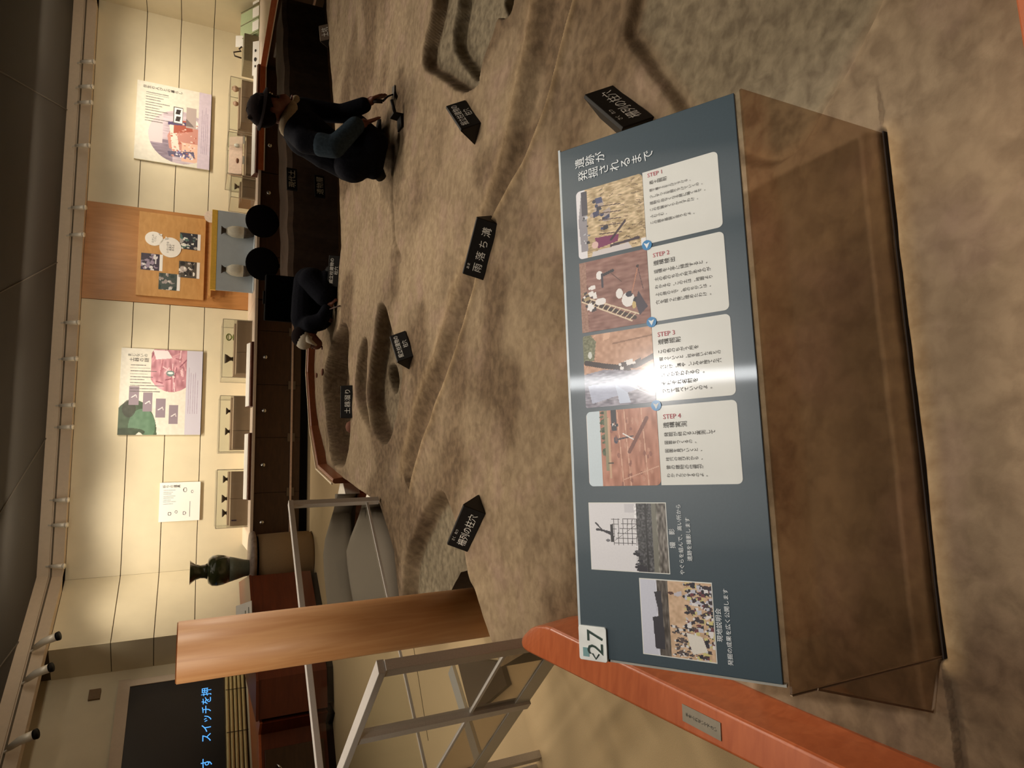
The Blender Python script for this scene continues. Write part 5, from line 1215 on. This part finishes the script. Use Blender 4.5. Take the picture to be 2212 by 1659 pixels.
def make_figure(name, label, root_xy, J, R_, E_, hands, head_dir, hat, cloth_top, cloth_leg, feet, tool=None, gz=TZ):
    t = thing(name, label, 'person', (root_xy[0], root_xy[1], ground(*root_xy)))
    off = Vector(t.location); J = {k: Vector(v) - off for k, v in J.items()}; E_ = list(E_); R_ = dict(R_)
    for h in hands: hand(J, E_, R_, *h)
    J['crown'] = J['head'] + Vector((0, 0, .045)); R_['crown'] = (.062, .070); E_.append(('head', 'crown'))
    f = Vector(head_dir).normalized(); J['nose'] = J['head'] + f * .105 - Vector((0, 0, .01)); R_['nose'] = (.012, .012)
    J['muzzle'] = J['head'] + f * .055 - Vector((0, 0, .03)); R_['muzzle'] = (.052, .05); E_ += [('head', 'muzzle'), ('muzzle', 'nose')]
    body = figure_mesh('body', {k: tuple(v) for k, v in J.items()}, E_, R_, M_skin, t, 'pelvis', vox=.0045)
    side = f.cross(Vector((0, 0, 1))).normalized(); hc = J['head']
    for s_ in (-1, 1):
        MB().ell(tuple(hc + f * .088 + side * s_ * .032 + Vector((0, 0, .02))), (.011, .011, .008), 10, 8).build('eye', M_ink, t)
        MB().ell(tuple(hc + side * s_ * .082 + Vector((0, 0, .0))), (.018, .018, .030), 10, 8).build('ear', M_skin, t)
    MB().ell(tuple(hc + f * .100 - Vector((0, 0, .052))), (.02, .02, .006), 10, 6).build('mouth', mat('lips', (110, 56, 48), .6), t)
    MB().ell(tuple((hc * 2 + J['crown']) / 3 - f * .022 + Vector((0, 0, .03))), (.100, .100, .095), 18, 12).build('hair', M_hat, t)
    def sub_(keys, grow, nm, m, extra=None):
        Jc = {k: tuple(J[k]) for k in keys}; Rc = {k: ((R_[k][0] if isinstance(R_[k], tuple) else R_[k]) + grow, (R_[k][1] if isinstance(R_[k], tuple) else R_[k]) + grow) for k in keys}
        Ec = [e for e in E_ if e[0] in keys and e[1] in keys]; return figure_mesh(nm, Jc, Ec, Rc, m, t, keys[0])
    sub_(['pelvis', 'hipL', 'kneeL', 'ankL', 'hipR', 'kneeR', 'ankR'], .016, 'trousers', cloth_leg)
    sub_(['chest', 'spine', 'pelvis', 'upper', 'shL', 'elL', 'wrL', 'shR', 'elR', 'wrR'], .016, 'jacket', cloth_top[0])
    if cloth_top[1]:
        J['midL'] = (J['shL'] * .45 + J['elL'] * .55); R_['midL'] = .05; E_.append(('midL', 'elL')); sub_(['midL', 'elL', 'wrL'], .022, 'light_sleeve', cloth_top[1])
    for k, (a, b) in enumerate(feet):
        a, b = Vector(a) - off, Vector(b) - off; m = MB(); d = (b - a)
        m.tube([a - d * .25, a - d * .2 + Vector((0, 0, .01)), a, a + d * .5, b, b + d * .12], [.012, .040, .046, .042, .034, .010], 14); m.build('shoe', M_black, t)
    nk = J['neck']; m = MB(); m.tube([nk + Vector((.085 * math.cos(a), .075 * math.sin(a), .02 * math.sin(a * 2) - .01)) for a in np.linspace(0, 2 * PI, 20)], .034, 10); m.build('neck_towel', M_towel, t)
    return t, J, off, f
Y0 = 4.25
def Q(px, py, dy=0): return tuple(PL(px, py, np.array([0, Y0 + dy, 0]), np.array([0, 1., 0])))
J = dict(pelvis=Q(755, 345), spine=Q(705, 322), chest=Q(662, 290), upper=Q(640, 272), neck=Q(617, 256), head=Q(590, 236, -.02),
         shL=Q(660, 306, -.15), elL=Q(722, 318, -.24), wrL=Q(768, 272, -.26), shR=Q(655, 236, .12), elR=Q(738, 246, .06), wrR=Q(786, 227, -.04),
         hipL=Q(762, 355, -.10), kneeL=Q(805, 310, -.22), ankL=Q(806, 366, -.14), hipR=Q(760, 340, .12), kneeR=Q(770, 276, .16), ankR=Q(812, 300, .20))
R_ = dict(pelvis=(.125, .115), spine=(.115, .105), chest=(.13, .11), upper=(.10, .08), neck=.050, head=(.074, .080), shL=.058, elL=.044, wrL=.034, shR=.058, elR=.044, wrR=.034,
          hipL=.10, kneeL=.080, ankL=.048, hipR=.10, kneeR=.075, ankR=.048)
E0 = [('pelvis', 'spine'), ('spine', 'chest'), ('chest', 'upper'), ('upper', 'neck'), ('neck', 'head'), ('upper', 'shL'), ('shL', 'elL'), ('elL', 'wrL'), ('upper', 'shR'), ('shR', 'elR'), ('elR', 'wrR'),
      ('pelvis', 'hipL'), ('hipL', 'kneeL'), ('kneeL', 'ankL'), ('pelvis', 'hipR'), ('hipR', 'kneeR'), ('kneeR', 'ankR')]
hd1 = (.80, -.35, -.50)
vR = Vector(Q(812, 212, -.08)) - Vector(J['wrR']); vL = Vector(Q(806, 260, -.27)) - Vector(J['wrL'])
fig, JJ, OF, fd = make_figure('person', 'kneeling figure in dark hat, grey-blue sleeve and dark trousers scraping the soil with a trowel', (1.52, 4.22), J, R_, E0,
    [('r', 'wrR', vR, (0, -1, .2), (.3, 0, -1)), ('l', 'wrL', vL, (0, 1, .2), (.5, 0, -.8))], hd1, True, (M_navy, M_denim), M_navy,
    [(Q(812, 366, -.14), Q(824, 384, -.10)), (Q(822, 296, .2), Q(826, 262, .2))])
# wide dark hat: crown and brim slope forward
hc = JJ['head'] + Vector((-.01, 0, .075)); ax = Vector((.10, -.10, .98)).normalized(); q_ = ax.to_track_quat('Z', 'Y').to_matrix()
m = MB(); m.lathe([(.0, .070), (.05, .062), (.080, .035), (.088, .0), (.128, -.012), (.130, -.020), (.09, -.010), (.0, -.006)], 30); m.v = [tuple(q_ @ Vector(v) + hc) for v in m.v]; m.build('hat', M_hat, fig)
kn = Vector(Q(536, 255, -.03)) - Vector(fig.location); m = MB(); m.tube([hc + Vector((-.03, 0, .02)), (hc + kn) / 2 + Vector((-.01, 0, -.01)), kn], [.06, .04, .008], 12); m.build('hat_tip', M_hat, fig)
st_ = MB(); st_.tube([hc + Vector((.07, -.04, -.02)), JJ['neck'] + Vector((.07, -.06, .02)), JJ['shR'] + Vector((-.02, -.06, .03))], [.022, .02, .012], 8); st_.build('hat_strap', M_hat, fig)
# shoulder towel and back panel of the jacket
MB().ell(tuple(JJ['shR'] + Vector((-.01, -.05, .075))), (.07, .08, .035), 14, 10, Matrix.Rotation(.5, 3, 'Y')).build('shoulder_cloth', M_towel, fig)
# trowel held in the right hand, dustpan in the left
p0_ = Vector(Q(806, 218, -.09)); p1_ = Vector(Q(826, 219, -.10)); p2_ = Vector(Q(838, 208, -.12)); p3_ = Vector(Q(849, 204, -.14))
t = thing('trowel', 'small dark trowel in the gloved right hand of the kneeling figure', 'tool', tuple(p0_))
MB().tube([p0_ - p0_, p1_ - p0_], .013, 10).build('handle', M_glove, t); MB().tube([p1_ - p0_, p2_ - p0_, p3_ - p0_], [.008, .006, .005], 8).build('neck', mat('dark_iron', (50, 44, 40), .4, .6), t)
e = p3_ - p0_; MB().prism([(e.x - .045, e.y - .02), (e.x + .05, e.y - .03), (e.x + .06, e.y + .03), (e.x - .03, e.y + .02)], e.z - .004, e.z, 'z').build('blade', mat('dark_iron', (50, 44, 40)), t)
p = Vector(Q(815, 257, -.30)); t = thing('dustpan', 'small black dustpan under the left hand of the kneeling figure', 'tool', (p.x, p.y, ground(p.x, p.y)), .1)
MB().prism([(-.04, 0), (-.04, .012), (.03, .016), (.035, .06), (.045, .06), (.045, 0)], -.05, .03, 'y').build('pan', M_black, t); MB().tube([(.045, -.04, .05), (.12, -.04, .07)], .011, 8).build('handle', M_black, t)

# second figure, bent low
Y0 = 6.02
J = dict(pelvis=Q(668, 612), spine=Q(662, 645), chest=Q(662, 685), upper=Q(662, 705), neck=Q(664, 717), head=Q(668, 732, -.06),
         shL=Q(672, 700, -.16), elL=Q(695, 690, -.22), wrL=Q(706, 668, -.24), shR=Q(668, 704, .14), elR=Q(695, 700, .12), wrR=Q(708, 692, .0),
         hipL=Q(675, 606, -.09), kneeL=Q(703, 640, -.20), ankL=Q(706, 600, -.16), hipR=Q(670, 606, .12), kneeR=Q(702, 640, .16), ankR=Q(704, 598, .14))
R2 = dict(R_); R2.update(pelvis=(.13, .11), spine=(.12, .10), chest=(.13, .11), head=(.07, .075))
vL = Vector(Q(716, 655, -.26)) - Vector(J['wrL']); vR = Vector(Q(716, 690, -.06)) - Vector(J['wrR'])
f2, JJ, OF, fd = make_figure('person', 'bent kneeling figure in dark clothes and white head cloth in front of the black box', (.62, 5.92), J, R2, E0,
    [('r', 'wrR', vR, (0, -1, .2), (-.3, 0, -1)), ('l', 'wrL', vL, (0, 1, .2), (-.5, 0, -.8))], (-.75, -.35, -.55), False, (M_navy, None), M_navy,
    [(Q(712, 594, -.16), Q(716, 578, -.16)), (Q(710, 594, .14), Q(713, 578, .14))])
MB().ell(tuple(JJ['head'] + Vector((.0, 0, .045))), (.098, .10, .085), 18, 12).build('head_cloth', mat('white_head_cloth', (206, 196, 176), .9, var=.1), f2)
MB().tube([JJ['head'] + Vector((.05, -.05, .05)), JJ['head'] + Vector((-.02, -.10, .02)), JJ['head'] + Vector((-.06, -.10, -.05))], [.02, .025, .008], 10).build('cloth_end', mat('white_head_cloth', (206, 196, 176)), f2)
p0_ = Vector(Q(712, 668, -.28)); p1_ = Vector(Q(728, 660, -.45)); t = thing('digging_stick', 'thin dark stick lying before the bent figure in dark clothes', 'tool', tuple(p0_))
p1_.z = ground(p1_.x, p1_.y) + .01; MB().tube([Vector((0, 0, 0)), p1_ - p0_], .006, 8).build('stick', mat('dark_stick', (70, 46, 36), .7), t)
